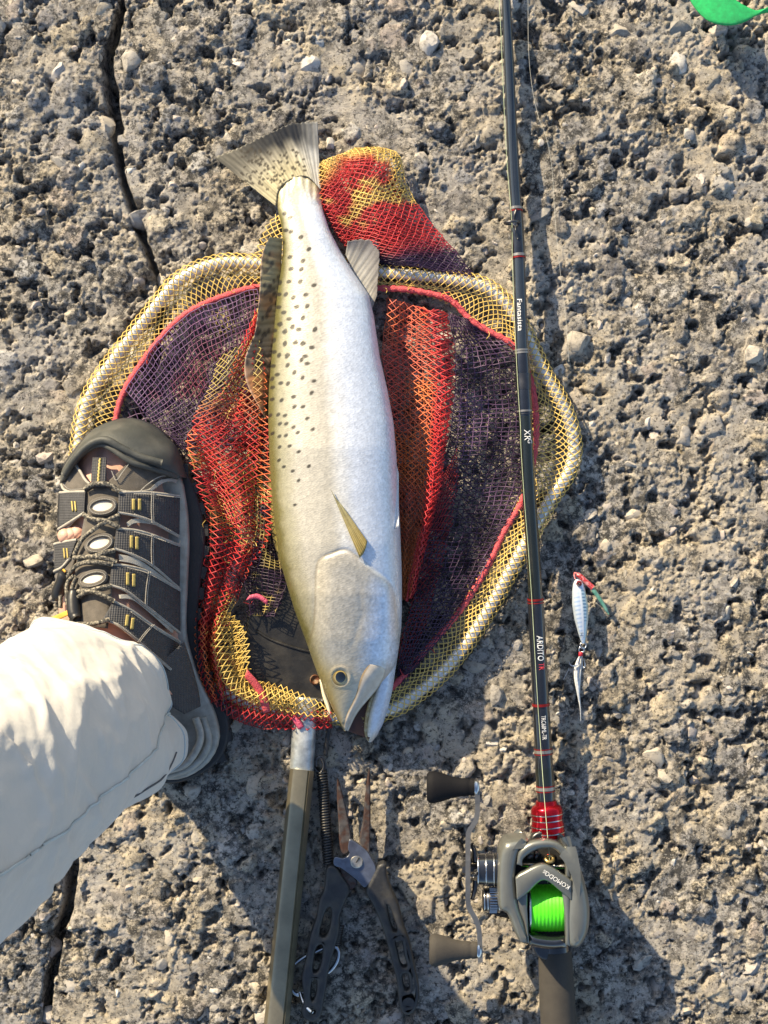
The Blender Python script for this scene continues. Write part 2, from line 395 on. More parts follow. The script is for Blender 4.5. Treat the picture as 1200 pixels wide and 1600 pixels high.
def place_pebbles():
    cand = []
    r = random.Random(5); N = 2300
    for _ in range(N):
        x = r.uniform(-.325, .325); y = r.uniform(-.425, .425)
        rad = .0024+.0030*r.random()+(.0095*r.random()**2.2 if r.random() < .4 else 0)
        cand.append((rad, x, y, r.uniform(0, 6.283), r.randrange(10), r.random()))
    cand.sort(reverse=True)
    occ = []; keep = []
    for c in cand:
        if all((c[1]-k[1])**2+(c[2]-k[2])**2 > (.75*(c[0]+k[0]))**2 for k in keep if abs(c[1]-k[1]) < .02): keep.append(c)
    xs = np.array([c[1] for c in keep]); ys = np.array([c[2] for c in keep]); zz = ground_z(xs, ys)
    meshes = []
    for k, (v, f) in enumerate(ROCKS):
        me = bpy.data.meshes.new('pebble'); me.from_pydata(v.tolist(), [], f); me.materials.append(M_PEB); me.polygons.foreach_set('use_smooth', [True]*len(f)); me.set_sharp_from_angle(angle=math.radians(32)); meshes.append(me)
    mb = MB(); rn = []
    for n, (c, z) in enumerate(zip(keep, zz)):
        rad, x, y, a, k, q = c
        if z < -.012: continue
        z = float(z)-rad*(.18+.42*q)-.0008
        tl = (q-.5)*.5
        if n < 300:
            o = bpy.data.objects.new('pebble', meshes[k]); COL.objects.link(o); o.parent = ground
            o.location = (x, y, z); o.rotation_euler = (tl, -tl*.7, a); o.scale = (rad, rad, rad)
        else:
            R = np.array(Matrix.Rotation(a, 3, 'Z') @ Matrix.Rotation(tl, 3, 'X')); v, f = ROCKS[k]
            mb.add((v*rad)@R.T+[x, y, z], f); rn += [q]*len(v)
    o = mb.build('pebble_bed', M_PEB, ground, smooth=True, sharp=32); o['kind'] = 'stuff'
    at = o.data.attributes.new('rnd', 'FLOAT', 'POINT'); at.data.foreach_set('value', rn)
place_pebbles()
# ------------------------------------------------------------------ fish
def drape(A, B, nu, nv, zfun, lift=.001, thick=.0015, bulge=0.0, colf=None, mb=None, bx=2.0):
    """slab stretched between two px polylines, following zfun(px,py)"""
    g = ruled(A, B, nu, nv); t = np.linspace(-1, 1, nv)[None, :]; u = np.linspace(-1, 1, nu)[:, None]
    z = zfun(g[..., 0], g[..., 1])+lift+bulge*np.clip(1-np.abs(t)**bx, 0, 1)*np.clip(1-np.abs(u)**6, 0, 1)
    top = PN(g[..., 0], g[..., 1], z)
    v, f = slab_g(top, thick)
    c = None
    if colf is not None:
        c = colf(g[..., 0], g[..., 1], u+0*t, t+0*u).reshape(-1, 3); c = np.vstack([c, c])
    mb = mb or MB(); mb.add(v, f, c); return mb
def lerp3(a, b, t):
    t = np.asarray(t)[..., None]; return np.asarray(a, float)*(1-t)+np.asarray(b, float)*t

FR = np.array([(258, 446, 492), (264, 440, 496), (275, 436, 498), (300, 433, 501), (327, 434, 504), (360, 441, 515), (393, 442, 532), (427, 438, 553), (460, 433, 576),
               (493, 430, 584), (527, 427, 589), (560, 424, 594), (607, 420, 605), (660, 419, 615), (713, 420.5, 619.5), (767, 424, 622), (820, 429, 625),
               (873, 437, 627), (900, 444, 628), (953, 460, 628), (980, 470, 627), (1007, 480, 624), (1033, 489, 620), (1055, 497, 612), (1070, 504, 600),
               (1083, 509, 585), (1095, 514, 574), (1111, 521, 561), (1125, 528, 552), (1135, 533, 546), (1142, 538, 542)], float)
FB = np.array([(258, .0008), (275, .0018), (300, .0050), (330, .0095), (360, .0125), (430, .017), (560, .0245), (700, .0305), (850, .0325), (930, .031), (1000, .0265), (1060, .020), (1100, .014), (1130, .009), (1142, .004)])
FZ0 = .0085
def frow(py):
    py = np.asarray(py, float); return np.interp(py, FR[:, 0], FR[:, 1]), np.interp(py, FR[:, 0], FR[:, 2]), np.interp(py, FB[:, 0], FB[:, 1])
_fy = np.linspace(258, 1142, 620)
_s = np.stack(frow(_fy), -1); _k = np.exp(-np.linspace(-2, 2, 15)**2); _k /= _k.sum()
_pad = np.vstack([2*_s[:1]-_s[7:0:-1], _s, 2*_s[-1:]-_s[-2:-9:-1]]); _s = np.stack([np.convolve(_pad[:, k], _k, 'valid') for k in range(3)], -1)
FEXP = 2.2
def fish_top(px, py):
    py = np.asarray(py, float); px = np.asarray(px, float)
    l = np.interp(py, _fy, _s[:, 0]); r = np.interp(py, _fy, _s[:, 1]); b = np.interp(py, _fy, _s[:, 2])
    t = np.clip(np.abs((px-(l+r)/2)/((r-l)/2+1e-6)), 0, 1)
    return np.maximum(FZ0+b, .0165)+b*(1-t**FEXP)**(1/FEXP)
OPC = spline([(494, 955), (495, 915), (497, 884), (504, 873), (517, 868), (539, 861), (557, 871), (581, 889), (605, 908), (617, 932), (624, 980), (640, 1060), (640, 1180), (560, 1230), (470, 1180), (462, 1060), (488, 995)], 140, True)
SP1 = [(435,520),(460,540),(465,605),(510,632),(548,688),(460,725),(520,743),(465,780),(512,783),(455,840),(507,840),(572,857),(440,900),(533,902),(475,915),(490,958),(540,955),(430,985),(520,1010),(455,1015),(470,1052),(500,1065),(575,1065),(435,1075),(485,1125),(520,1130),(435,1130),(562,1150),(445,1190),(530,1190),(412,845),(407,900),(414,1040),(406,960),(425,660),(440,600)]
SP2 = [(290,40),(325,55),(422,55),(215,25),(245,68),(182,62),(245,140),(305,135),(348,137),(402,160),(180,120),(260,205),(210,207),(180,187),(342,233),(375,255),(260,265),(175,270),(300,307),(200,320),(348,338),(415,357),(170,345),(220,370),(262,373),(172,395),(400,427),(295,450),(225,470),(170,465),(300,508),(350,508),(205,555),(245,560),(158,560),(375,577),(215,608),(252,608),(295,628),(408,640),(320,660),(172,665),(212,682),(250,677),(272,738),(213,745),(325,772),(210,822),(238,860),(385,857),(290,885),(325,940),(303,1083)]
SPOTS = [(300+a/3, 160+b/3, 3.5) for a, b in SP1]+[(380+a/3.75, 500+b/3.75, 3.7-1.1*(b/1000)) for a, b in SP2]
def spot_mask(px, py, spots, asp=1.5, ang=-.6):
    m = np.zeros(px.shape)
    for k, (sx, sy, r) in enumerate(spots):
        sel = (np.abs(px-sx) < 9) & (np.abs(py-sy) < 9)
        if not sel.any(): continue
        a = ang+.5*math.sin(k*3.1); dx = px[sel]-sx; dy = py[sel]-sy
        u = (dx*math.cos(a)+dy*math.sin(a))/asp; v = -dx*math.sin(a)+dy*math.cos(a)
        m[sel] = np.maximum(m[sel], 1-sstep(r*.62, r*1.1, np.hypot(u, v)))
    return m
def fish_col(px, py, t):
    """skin colour, belly side tinted with painted sky reflection; t 0 at the back .. 1 at the belly"""
    n = fbm(px, py, .05, 4, 3); n2 = fbm(px, py, .35, 3, 9)
    tb = t+.05*(n-.5)
    c = lerp3((.135, .125, .045), (.30, .285, .20), sstep(.02, .11, tb))
    c = lerp3(c, (.43, .415, .37), sstep(.09, .24, tb))*.97
    c = lerp3(c, (.62, .64, .66), sstep(.44, .58, tb))
    c = lerp3(c, (.66, .71, .80), sstep(.56, .68, tb))  # blue sky reflection put into the belly colour
    c = c*(0.91+.18*n2)[..., None]
    c = lerp3(c, (.70, .64, .46), .6*(1-sstep(280, 335, py))*sstep(.1, .6, tb)); c = lerp3(c, (.52, .47, .31), .95*(1-sstep(262, 318, py-26*np.abs(2*t-1)**1.5+14*(n2-.5)+4*np.sin(px*.9))))
    sd = poly_sd(px, py, OPC)
    head = sstep(-4, 4, sd)
    hc = lerp3((.50, .46, .37), (.43, .41, .365), sstep(0, 30, sd)); hc = lerp3(hc, (.60, .66, .77), sstep(560, 595, px+14*(n-.5)+.15*(py-960)))  # belly side of the head takes the same painted sky blue
    hc = lerp3(hc, (.62, .56, .46), .7*(1-sstep(2, 16, sd))*sstep(500, 520, px))
    hc = lerp3(hc, (.74, .55, .50), .45*np.exp(-((px-612)/7)**2)*sstep(900, 930, py)*(1-sstep(985, 1010, py)))
    hc = hc*(.72+.56*fbm(px, py, .30, 3, 21))[..., None]
    c = lerp3(c, hc, head*.9*np.interp(t, [.08, .3], [.15, 1]))
    c = lerp3(c, (.16, .12, .05), .40*np.exp(-((sd+2.2)/1.6)**2)*(1-sstep(560, 600, px)))
    sn = sstep(1020, 1060, py); c = lerp3(c, lerp3((.24, .20, .08), (.46, .41, .31), sstep(.05, .5, t)), sn*.75)
    return np.clip(c, 0, .95)
def make_fish_material():
    m = mat('fish_skin', rough=.42, metal=.22, var=.10, vscale=300, bump=0, attr=True, coat=.22, rvar=.12, spec=.35)
    N = m.node_tree.nodes; L = m.node_tree.links; b = N['Principled BSDF']
    at = N.new('ShaderNodeAttribute'); at.attribute_name = 'scale_uv'
    vo = N.new('ShaderNodeTexVoronoi'); vo.voronoi_dimensions = '2D'; vo.inputs['Scale'].default_value = 1; vo.inputs['Randomness'].default_value = .75; L.new(at.outputs['Vector'], vo.inputs['Vector'])
    bp = N.new('ShaderNodeBump'); bp.inputs['Strength'].default_value = .28; bp.inputs['Distance'].default_value = .0004; bp.invert = True
    L.new(vo.outputs['Distance'], bp.inputs['Height']); L.new(bp.outputs[0], b.inputs['Normal'])
    gl = N.new('ShaderNodeAttribute'); gl.attribute_name = 'gloss'; L.new(gl.outputs['Fac'], b.inputs['Metallic'])
    cv = N.new('ShaderNodeMix'); cv.data_type = 'RGBA'; cv.blend_type = 'MULTIPLY'; cv.inputs[0].default_value = 1
    src = b.inputs['Base Color'].links[0].from_socket; L.new(src, cv.inputs[6])
    sp = N.new('ShaderNodeSeparateColor'); L.new(vo.outputs['Color'], sp.inputs[0]); mr = N.new('ShaderNodeMapRange'); mr.inputs[3].default_value = .90; mr.inputs[4].default_value = 1.08
    L.new(sp.outputs[0], mr.inputs[0]); L.new(mr.outputs[0], cv.inputs[7]); L.new(cv.outputs[2], b.inputs['Base Color'])
    return m
M_FISH = make_fish_material()
M_FIN = mat('fin_membrane', rough=.45, var=.15, vscale=200, bump=.2, bscale=600, attr=True, coat=0, spec=.3, alpha=.93)
M_EYE = mat('fish_eye', rough=.12, var=.1, bump=0, attr=True, coat=1.0)
M_MOUTH = mat('mouth_flesh', (.045, .010, .008), .45, bump=.4, bscale=300, coat=.2, col2=(.12, .04, .015))
M_TOOTH = mat('tooth', (.75, .70, .55), .3, bump=0)

fish = thing('fish', 'large silvery spotted trout lying on its side across the landing net', 'fish', P(520, 720, .006))
def fish_body():
    na = 280; th = np.arange(na)*2*math.pi/na; cs = np.cos(th); sn = np.sin(th)
    ex = 2/FEXP; cx = np.sign(cs)*np.abs(cs)**ex; sz = np.sign(sn)*np.abs(sn)**ex
    l, r, b = _s[:, 0], _s[:, 1], _s[:, 2]
    px = ((l+r)/2)[:, None]+((r-l)/2)[:, None]*cx[None]; py = np.repeat(_fy[:, None], na, 1)
    zc = np.maximum(FZ0+b, .0165)[:, None]; z = zc+b[:, None]*sz[None]
    z = z+np.interp(py-40*np.abs(cx[None])**1.4+2.5*np.sin(px*.55)+6*(fbm(px, py, .08, 2, 3)-.5), [250, 288], [-.0055, 0])
    up = (sn > 0)[None]*1.0; sd = poly_sd(px, py, OPC)
    disp = up*(.0011*sstep(-1.5, 4, sd)*(1-sstep(5, 70, sd))-.0006*np.exp(-((sd+3)/2.2)**2))*sstep(0, .25, sn)[None]*np.interp(py, [990, 1030], [1, 0])*(.35+.65*sstep(496, 520, px))
    e = np.hypot(px-532, (py-1058)); disp += up*(.0010*np.exp(-((e-15)/3.2)**2)-.0016*np.exp(-(e/11)**2))
    disp += up*.0007*(fbm(px, py, .02, 3, 41)-.5)
    pre = np.interp(py, [900, 960, 1020], [560, 566, 548]); disp += up*-.0004*np.exp(-((px-pre)/5)**2)*sstep(905, 925, py)*(1-sstep(1000, 1020, py))
    z = z+disp*sz[None]
    v = PN(px, py, z); t = (px-l[:, None])/(r-l)[:, None]
    c = fish_col(px, py, t); sm = spot_mask(px, py, SPOTS)*up
    c = lerp3(c, (.035, .032, .025), sm*.95)
    f = grid_faces(len(_fy), na, False, True); n = len(_fy)*na
    f += [tuple(range(na))[::-1], tuple(range(n-na, n))]
    py_b, t_b, sm_b = py, t, sm
    mb = MB().add(v, f, c.reshape(-1, 3))
    # lower jaw, rooted in the throat, same skin
    J = np.array([(985, 560, 622, .012, .030), (1020, 575, 622, .014, .028), (1050, 583, 617.5, .014, .026), (1080, 583, 613, .013, .023), (1105, 576, 607, .0115, .020), (1130, 571, 599, .009, .017), (1148, 570.5, 590, .006, .0145), (1156, 573, 584, .004, .013), (1160, 576, 580, .002, .012)])
    yy = np.linspace(985, 1160, 90); q = [np.interp(yy, J[:, 0], J[:, k]) for k in (1, 2, 3, 4)]
    na2 = 64; th = np.arange(na2)*2*math.pi/na2; cx = np.sign(np.cos(th))*np.abs(np.cos(th))**.9; sz = np.sign(np.sin(th))*np.abs(np.sin(th))**.9
    px = ((q[0]+q[1])/2)[:, None]+((q[1]-q[0])/2)[:, None]*cx; py = np.repeat(yy[:, None], na2, 1); z = q[3][:, None]+q[2][:, None]*sz
    tt = (px-q[0][:, None])/(q[1]-q[0])[:, None]
    c = lerp3((.50, .45, .32), (.62, .68, .78), sstep(.05, .45, tt+.15*(fbm(px, py, .06, 3, 5)-.5))); c = lerp3(c, (.34, .25, .10), (1-sstep(.02, .16, tt))*.9)  # jaw colour carries the painted sky blue too
    c = lerp3(c, (.66, .60, .50), .8*sstep(1135, 1155, py))
    f = grid_faces(len(yy), na2, False, True); n = len(yy)*na2; f += [tuple(range(na2))[::-1], tuple(range(n-na2, n))]
    mb.add(PN(px, py, z), f, c.reshape(-1, 3))
    o = mb.build('body', M_FISH, fish)
    L_ = np.linspace(0, 1, na, endpoint=False)[None]*((r-l)*2.2)[:, None]
    row = py_b/3.1; uv = np.stack([row+L_/3.4, row-L_/3.4], -1).reshape(-1, 2)*.75; uv = np.vstack([uv, np.stack([py/3.0, np.repeat(np.arange(na2)[None], len(yy), 0)*.5], -1).reshape(-1, 2)])
    a_ = o.data.attributes.new('scale_uv', 'FLOAT2', 'POINT'); a_.data.foreach_set('vector', uv.astype(np.float32).ravel())
    g_ = np.concatenate([(.12+.26*sstep(.40, .66, t_b)*(1-sm_b)).ravel(), np.full(py.size, .2)]); a_ = o.data.attributes.new('gloss', 'FLOAT', 'POINT'); a_.data.foreach_set('value', g_.astype(np.float32))
    return o
fish_body()
# mouth lining and teeth between the jaws
drape([(560, 1060), (552, 1090), (545, 1118), (540, 1141)], [(604, 1060), (598, 1090), (588, 1125), (577, 1155)], 24, 8, lambda x, y: .0205-.00002*(y-1060), 0, .006, -.002).build('mouth_lining', M_MOUTH, fish)
for i in range(9):
    t = i/8; a = P(584-14*t+1.0, 1084+52*t, .020-.006*t); b_ = P(580-14*t, 1083+52*t, .0245-.007*t)
    MB().add(*lathe_g(a, b_, [(0, .0007), (.6, .0005), (1, .00005)], 6)).build('tooth', M_TOOTH, fish)
q_ = spline([(592, 1070), (586, 1083), (577, 1102), (572.5, 1127), (572, 1148), (576, 1157)], 30)
MB().add(*tube_g(PN(q_[:, 0], q_[:, 1], np.interp(np.arange(30), [0, 15, 29], [.0300, .0255, .0165])), np.interp(np.arange(30), [0, 5, 24, 29], [.0008, .0015, .0015, .0006]), 8)).build('lower_lip', mat('lip_skin', (.34, .24, .09), .35, var=.3, vscale=300, bump=.4, bscale=700, coat=.4, col2=(.50, .42, .26)), fish)
# maxilla plates
def mx_z(x, y): return np.maximum(np.interp(y, [1038, 1070, 1110, 1143], [.0425, .0385, .0295, .0185]), fish_top(x, y)-.0002)
def mx_c(x, y, u, v):
    c = lerp3((.20, .12, .03), (.56, .50, .42), sstep(-.98, -.62, v)); c = lerp3(c, (.70, .66, .56), sstep(.3, .95, v)*.7); c = lerp3(c, (.24, .15, .04), sstep(.93, 1, v)*.8)
    return c*(.85+.3*fbm(x, y, .2, 3, 4))[..., None]
drape([(576, 1037), (564, 1056), (554, 1089), (541, 1117), (536, 1138)], [(596, 1040), (603, 1050), (590, 1076), (560, 1112), (544, 1143)], 40, 14, mx_z, .0, .006, .0022, mx_c).build('maxilla', M_FISH, fish)
drape([(499, 1062), (503, 1085), (509, 1104), (516, 1122)], [(502, 1060), (509, 1084), (516, 1104), (519, 1124)], 24, 6, lambda x, y: .018-0*x, 0, .005, .0015, lambda x, y, u, v: lerp3((.78, .70, .48), (.85, .82, .72), (v+1)/2)).build('maxilla', M_FISH, fish)
# eye
def fish_eye():
    ex, ey = 532, 1058; zb = float(fish_top(ex, ey))-.0016; k = 22; na = 40; mb = MB()
    rr = np.linspace(0, 1, k); an = np.arange(na)*2*math.pi/na
    R = 13.5; px = ex+R*rr[:, None]*np.cos(an); py = ey+1.08*R*rr[:, None]*np.sin(an)
    slope = (fish_top(px, py)-fish_top(ex, ey))*.75
    z = zb+.0032*np.sqrt(1-(rr[:, None]*.92)**2)-.0006+slope
    e = rr[:, None]+0*px
    c = lerp3((.008, .009, .012), (.46, .34, .10), sstep(.56, .60, e)); c = lerp3(c, (.20, .15, .06), sstep(.62, .74, e)); c = lerp3(c, (.12, .10, .06), sstep(.88, .98, e))
    mb.add(PN(px, py, z), grid_faces(k, na, False, True), c.reshape(-1, 3))
    o = mb.build('eye', M_EYE, fish)
    pr = MB(); pp = np.linspace(0, 1, 8)
    px = ex+7.6*pp[:, None]*np.cos(an); py = ey+8.0*pp[:, None]*np.sin(an)
    zz = zb+.0032*np.sqrt(1-(pp[:, None]*.52)**2)-.0003+(fish_top(px, py)-fish_top(ex, ey))*.75
    pr.add(PN(px, py, zz), grid_faces(8, na, False, True), (.006, .007, .01)); pr.build('pupil', M_EYE, o)
fish_eye()
def fin(name, A, B, nrays, nv, z0, z1, colf, ridge=.0008, thick=.0007, curl=0, jag=0):
    """A: base polyline, B: outer polyline; rays run from A to B"""
    nu = nrays*4+1; g = ruled(A, B, nu, nv); u = np.linspace(0, 1, nu)[:, None]; v = np.linspace(0, 1, nv)[None]
    ur = u+.012*np.sin(u*31)+.02*(vnoise(u*9, v*3, 6)-.5)
    if jag:
        a = g[:, :1]; ext = 1+jag*(np.abs(np.cos(u*math.pi*nrays))-.5)+jag*.8*(vnoise(u*nrays, u*0, 5)-.5); g = a+(g-a)*ext[..., None]*1.0
    z0 = np.asarray(z0(g[..., 0], g[..., 1]) if callable(z0) else z0); 
    z = z0*(1-v)+z1*v+ridge*.55*np.abs(np.cos(ur*math.pi*nrays))*(1-.3*v)+curl*np.sin(v*math.pi)*np.sin(u*9)
    top = PN(g[..., 0], g[..., 1], z); vv, f = slab_g(top, thick)
    c = colf(g[..., 0], g[..., 1], u+0*v, v+0*u); ray = np.abs(np.cos(ur*math.pi*nrays))[..., None]; c = c*(.62+.38*ray)*(.8+.4*vnoise(ur*nrays*1.3+3, v*2, 8))[..., None]
    c = c.reshape(-1, 3); return MB().add(vv, f, np.vstack([c, c])).build(name, M_FIN, fish)
r_ = random.Random(3)
TS = [(r_.uniform(375, 478), r_.uniform(232, 300), r_.uniform(1.5, 2.5)) for _ in range(120)]
TS = [s for s in TS if s[1] > 215+.30*(478-s[0])*.4]
def tail_c(x, y, u, v):
    c = lerp3((.62, .55, .34), (.42, .385, .29), sstep(.1, .6, v)); c = lerp3(c, (.50, .52, .54), sstep(.6, .95, u)*.8)
    edge = sstep(.42, .80, v+.16*(vnoise(u*30, v*3, 4)-.5)); dk = edge*np.interp(u, [0, .1, .35, .6, .8, .9, 1], [.75, .6, .9, 1, 1, .75, .5])
    c = lerp3(c, (.010, .013, .020), dk)
    c = c*(.75+.5*fbm(u*14, v*3, 3, 3, 8))[..., None]
    return lerp3(c, (.06, .05, .035), spot_mask(x, y, TS)*.9)
fin('tail_fin', [(431, 322), (436, 296), (455, 280), (480, 276), (501, 296)], [(335, 246), (372, 232), (412, 212), (455, 194), (496, 191)], 22, 46, .0165, .0125, tail_c, .0007, .0009, 0, .02)
DS = [(r_.uniform(382, 436), r_.uniform(375, 640), r_.uniform(2.6, 4)) for _ in range(90)]
def dors_c(x, y, u, v):
    c = lerp3((.40, .33, .18), (.30, .20, .15), sstep(.2, .9, u)); c = lerp3(c, (.55, .25, .10), sstep(.48, .66, fbm(x, y, .03, 3, 6))*.8); c = lerp3(c, (.55, .45, .38), sstep(.85, 1, v)*.5)
    return lerp3(c, (.05, .04, .04), spot_mask(x, y, DS, 1.7, -1.3)*.75)
fin('dorsal_fin', [(441, 372), (439, 420), (433, 470), (429, 520), (424, 570), (420, 615), (419, 655)], [(421, 370), (409, 400), (405, 460), (398, 520), (383, 560), (386, 600), (414, 652)], 26, 16, .0260, .0360, dors_c, .0012, .0008, .001)
fin('dorsal_fin', [(428, 700), (425, 740), (427, 790), (432, 840), (444, 890)], [(424, 698), (418, 740), (420, 790), (426, 840), (441, 892)], 12, 8, .030, .022, lambda x, y, u, v: lerp3((.30, .26, .07), (.16, .13, .07), v), .0008)
fin('anal_fin', [(540, 398), (552, 425), (566, 452), (580, 486)], [(543, 377), (566, 375), (591, 384), (589, 462)], 12, 22, .0170, .0215, lambda x, y, u, v: lerp3((.44, .43, .40), (.20, .19, .19), sstep(.1, 1, v)), .0009, .0008, 0, .05)
pz = lambda x, y: fish_top(x, y)+.0022
fin('pectoral_fin', [(562, 872), (567, 866), (571, 858), (574, 846)], [(516, 763), (521, 772), (527, 781), (535, 790)], 7, 26, pz, .0745, lambda x, y, u, v: lerp3((.40, .30, .09), (.36, .35, .22), v), .0011, .0012)
fin('pelvic_fin', [(610, 828), (614, 827), (619, 826), (623, 824)], [(616, 720), (618, 722), (620, 727), (623, 740)], 5, 18, .056, .0405, lambda x, y, u, v: lerp3((.78, .80, .84), (.70, .70, .70), v)*np.where(u < .25, .35, 1)[..., None], .0008, .003)  # inner edge darkened to paint the shaded gap beside the body
# ------------------------------------------------------------------ landing net
_gm = GH.copy()
for ax_ in (0, 1):
    t_ = _gm.copy()
    for k_ in (-5, -3, -1, 1, 3, 5): t_ = np.maximum(t_, np.roll(_gm, k_, ax_))
    _gm = t_
def gmax_px(px, py, z=.008):
    k = S*(H-z)/H; x = (np.asarray(px, float)-600)*k; y = (800-np.asarray(py, float))*k
    i = np.clip(np.searchsorted(gx, x), 0, len(gx)-1); j = np.clip(np.searchsorted(gy, y), 0, len(gy)-1)
    return _gm[i, j]
M_HOOP = mat('hoop_alloy', (.70, .70, .70), .34, .35, var=.15, bump=.1)
M_NETY = mat('net_cord', rough=.42, var=.12, vscale=90, bump=0, attr=True, spec=.5)
M_CORD = mat('pink_cord', (.62, .085, .10), .65, var=.35, vscale=500, bump=.9, bscale=900, bdist=.001)
M_BLACK = mat('black_plastic', (.018, .018, .019), .42, var=.4, vscale=90, bump=.4, bscale=300, col2=(.035, .033, .03))
M_SILVER = mat('worn_silver_tube', (.42, .46, .48), .38, .6, var=.4, vscale=120, bump=.3, bscale=300, col2=(.62, .64, .63))
M_BRONZE = mat('bronze_anodised', (.30, .265, .185), .33, .75, var=.25, vscale=40, bump=.12, bscale=300)
net = thing('landing_net', 'folding landing net with yellow rim mesh, red and purple bag and bronze pole', 'landing net', P(520, 900, .004))
def net_segments(A, B, CA, CB, r):
    """4-sided cord pieces between point arrays"""
    T = B-A; ln = np.linalg.norm(T, axis=1)[:, None]+1e-9; T = T/ln; A = A-T*r*.6; B = B+T*r*.6
    N = np.cross([0, 0, 1.], T); N /= np.linalg.norm(N, axis=1)[:, None]+1e-9; W = np.cross(T, N)
    o = [N*r, W*r, -N*r, -W*r]
    v = np.stack([A+q for q in o]+[B+q for q in o], 1); n = len(A)
    f = np.array([[0, 1, 5, 4], [1, 2, 6, 5], [2, 3, 7, 6], [3, 0, 4, 7]])[None]+(np.arange(n)*8)[:, None, None]
    c = np.repeat(np.stack([CA, CB], 1), 4, axis=1).reshape(-1, 3)
    return v.reshape(-1, 3), f.reshape(-1, 4), c
def net_grid(mb, G, C, r=.00048, diamond=True, holes=0.0, seed=1):
    if diamond: prs = ((G[:-1, :-1], G[1:, 1:], C[:-1, :-1], C[1:, 1:]), (G[1:, :-1], G[:-1, 1:], C[1:, :-1], C[:-1, 1:]))
    else: prs = ((G[:-1], G[1:], C[:-1], C[1:]), (G[:, :-1], G[:, 1:], C[:, :-1], C[:, 1:]))
    i_, j_ = np.meshgrid(np.arange(G.shape[0]), np.arange(G.shape[1]), indexing='ij')
    for k, (a, b, ca, cb) in enumerate(prs):
        a, b, ca, cb = [q.reshape(-1, 3) for q in (a, b, ca, cb)]
        if diamond:
            ii = i_[:-1, :-1].ravel(); jj = j_[:-1, :-1].ravel(); keep = ((ii+jj) % 2 == 0) if k == 0 else ((ii+jj) % 2 == 1)
            # both strand families on the checker lattice give diamonds of twice the grid pitch
            a, b, ca, cb = a[keep], b[keep], ca[keep], cb[keep]
        v, f, c = net_segments(a, b, ca, cb, r); mb.add(v, f, c)
YEL = np.array((.72, .52, .15)); RED = np.array((.50, .036, .042)); PUR = np.array((.030, .014, .042)); LIL = np.array((.17, .095, .20)); ORG = np.array((.68, .20, .06)); OLV = np.array((.42, .33, .11))

HOOP = spline([(505, 1118), (560, 1122), (600, 1112), (640, 1092), (700, 1040), (755, 965), (800, 885), (843, 809), (862, 776), (886, 741), (896, 700), (888, 656), (872, 620), (853, 590), (839, 562), (820, 520), (797, 482), (771, 457), (742, 443), (690, 434), (641, 429), (596, 425), (500, 415), (406, 412), (355, 410), (312, 420), (276, 441), (250, 471), (219, 510), (185, 553), (153, 597), (134, 637), (125, 680), (122, 740), (135, 820), (170, 900), (230, 985), (300, 1050), (380, 1095), (440, 1112), (480, 1118)], 410)
CORD = spline([(520, 1120), (575, 1100), (619, 1068), (667, 1014), (718, 955), (761, 887), (787, 832), (817, 780), (834, 715), (838, 660), (830, 596), (804, 542), (761, 516), (732, 497), (713, 476), (690, 463), (641, 453), (591, 450), (500, 446), (406, 448), (355, 461), (310, 479), (276, 502), (242, 539), (216, 575), (196, 607), (182, 649), (176, 720), (190, 800), (220, 880), (270, 950), (330, 1010), (400, 1060), (450, 1085)], 460)
HZ = .0115
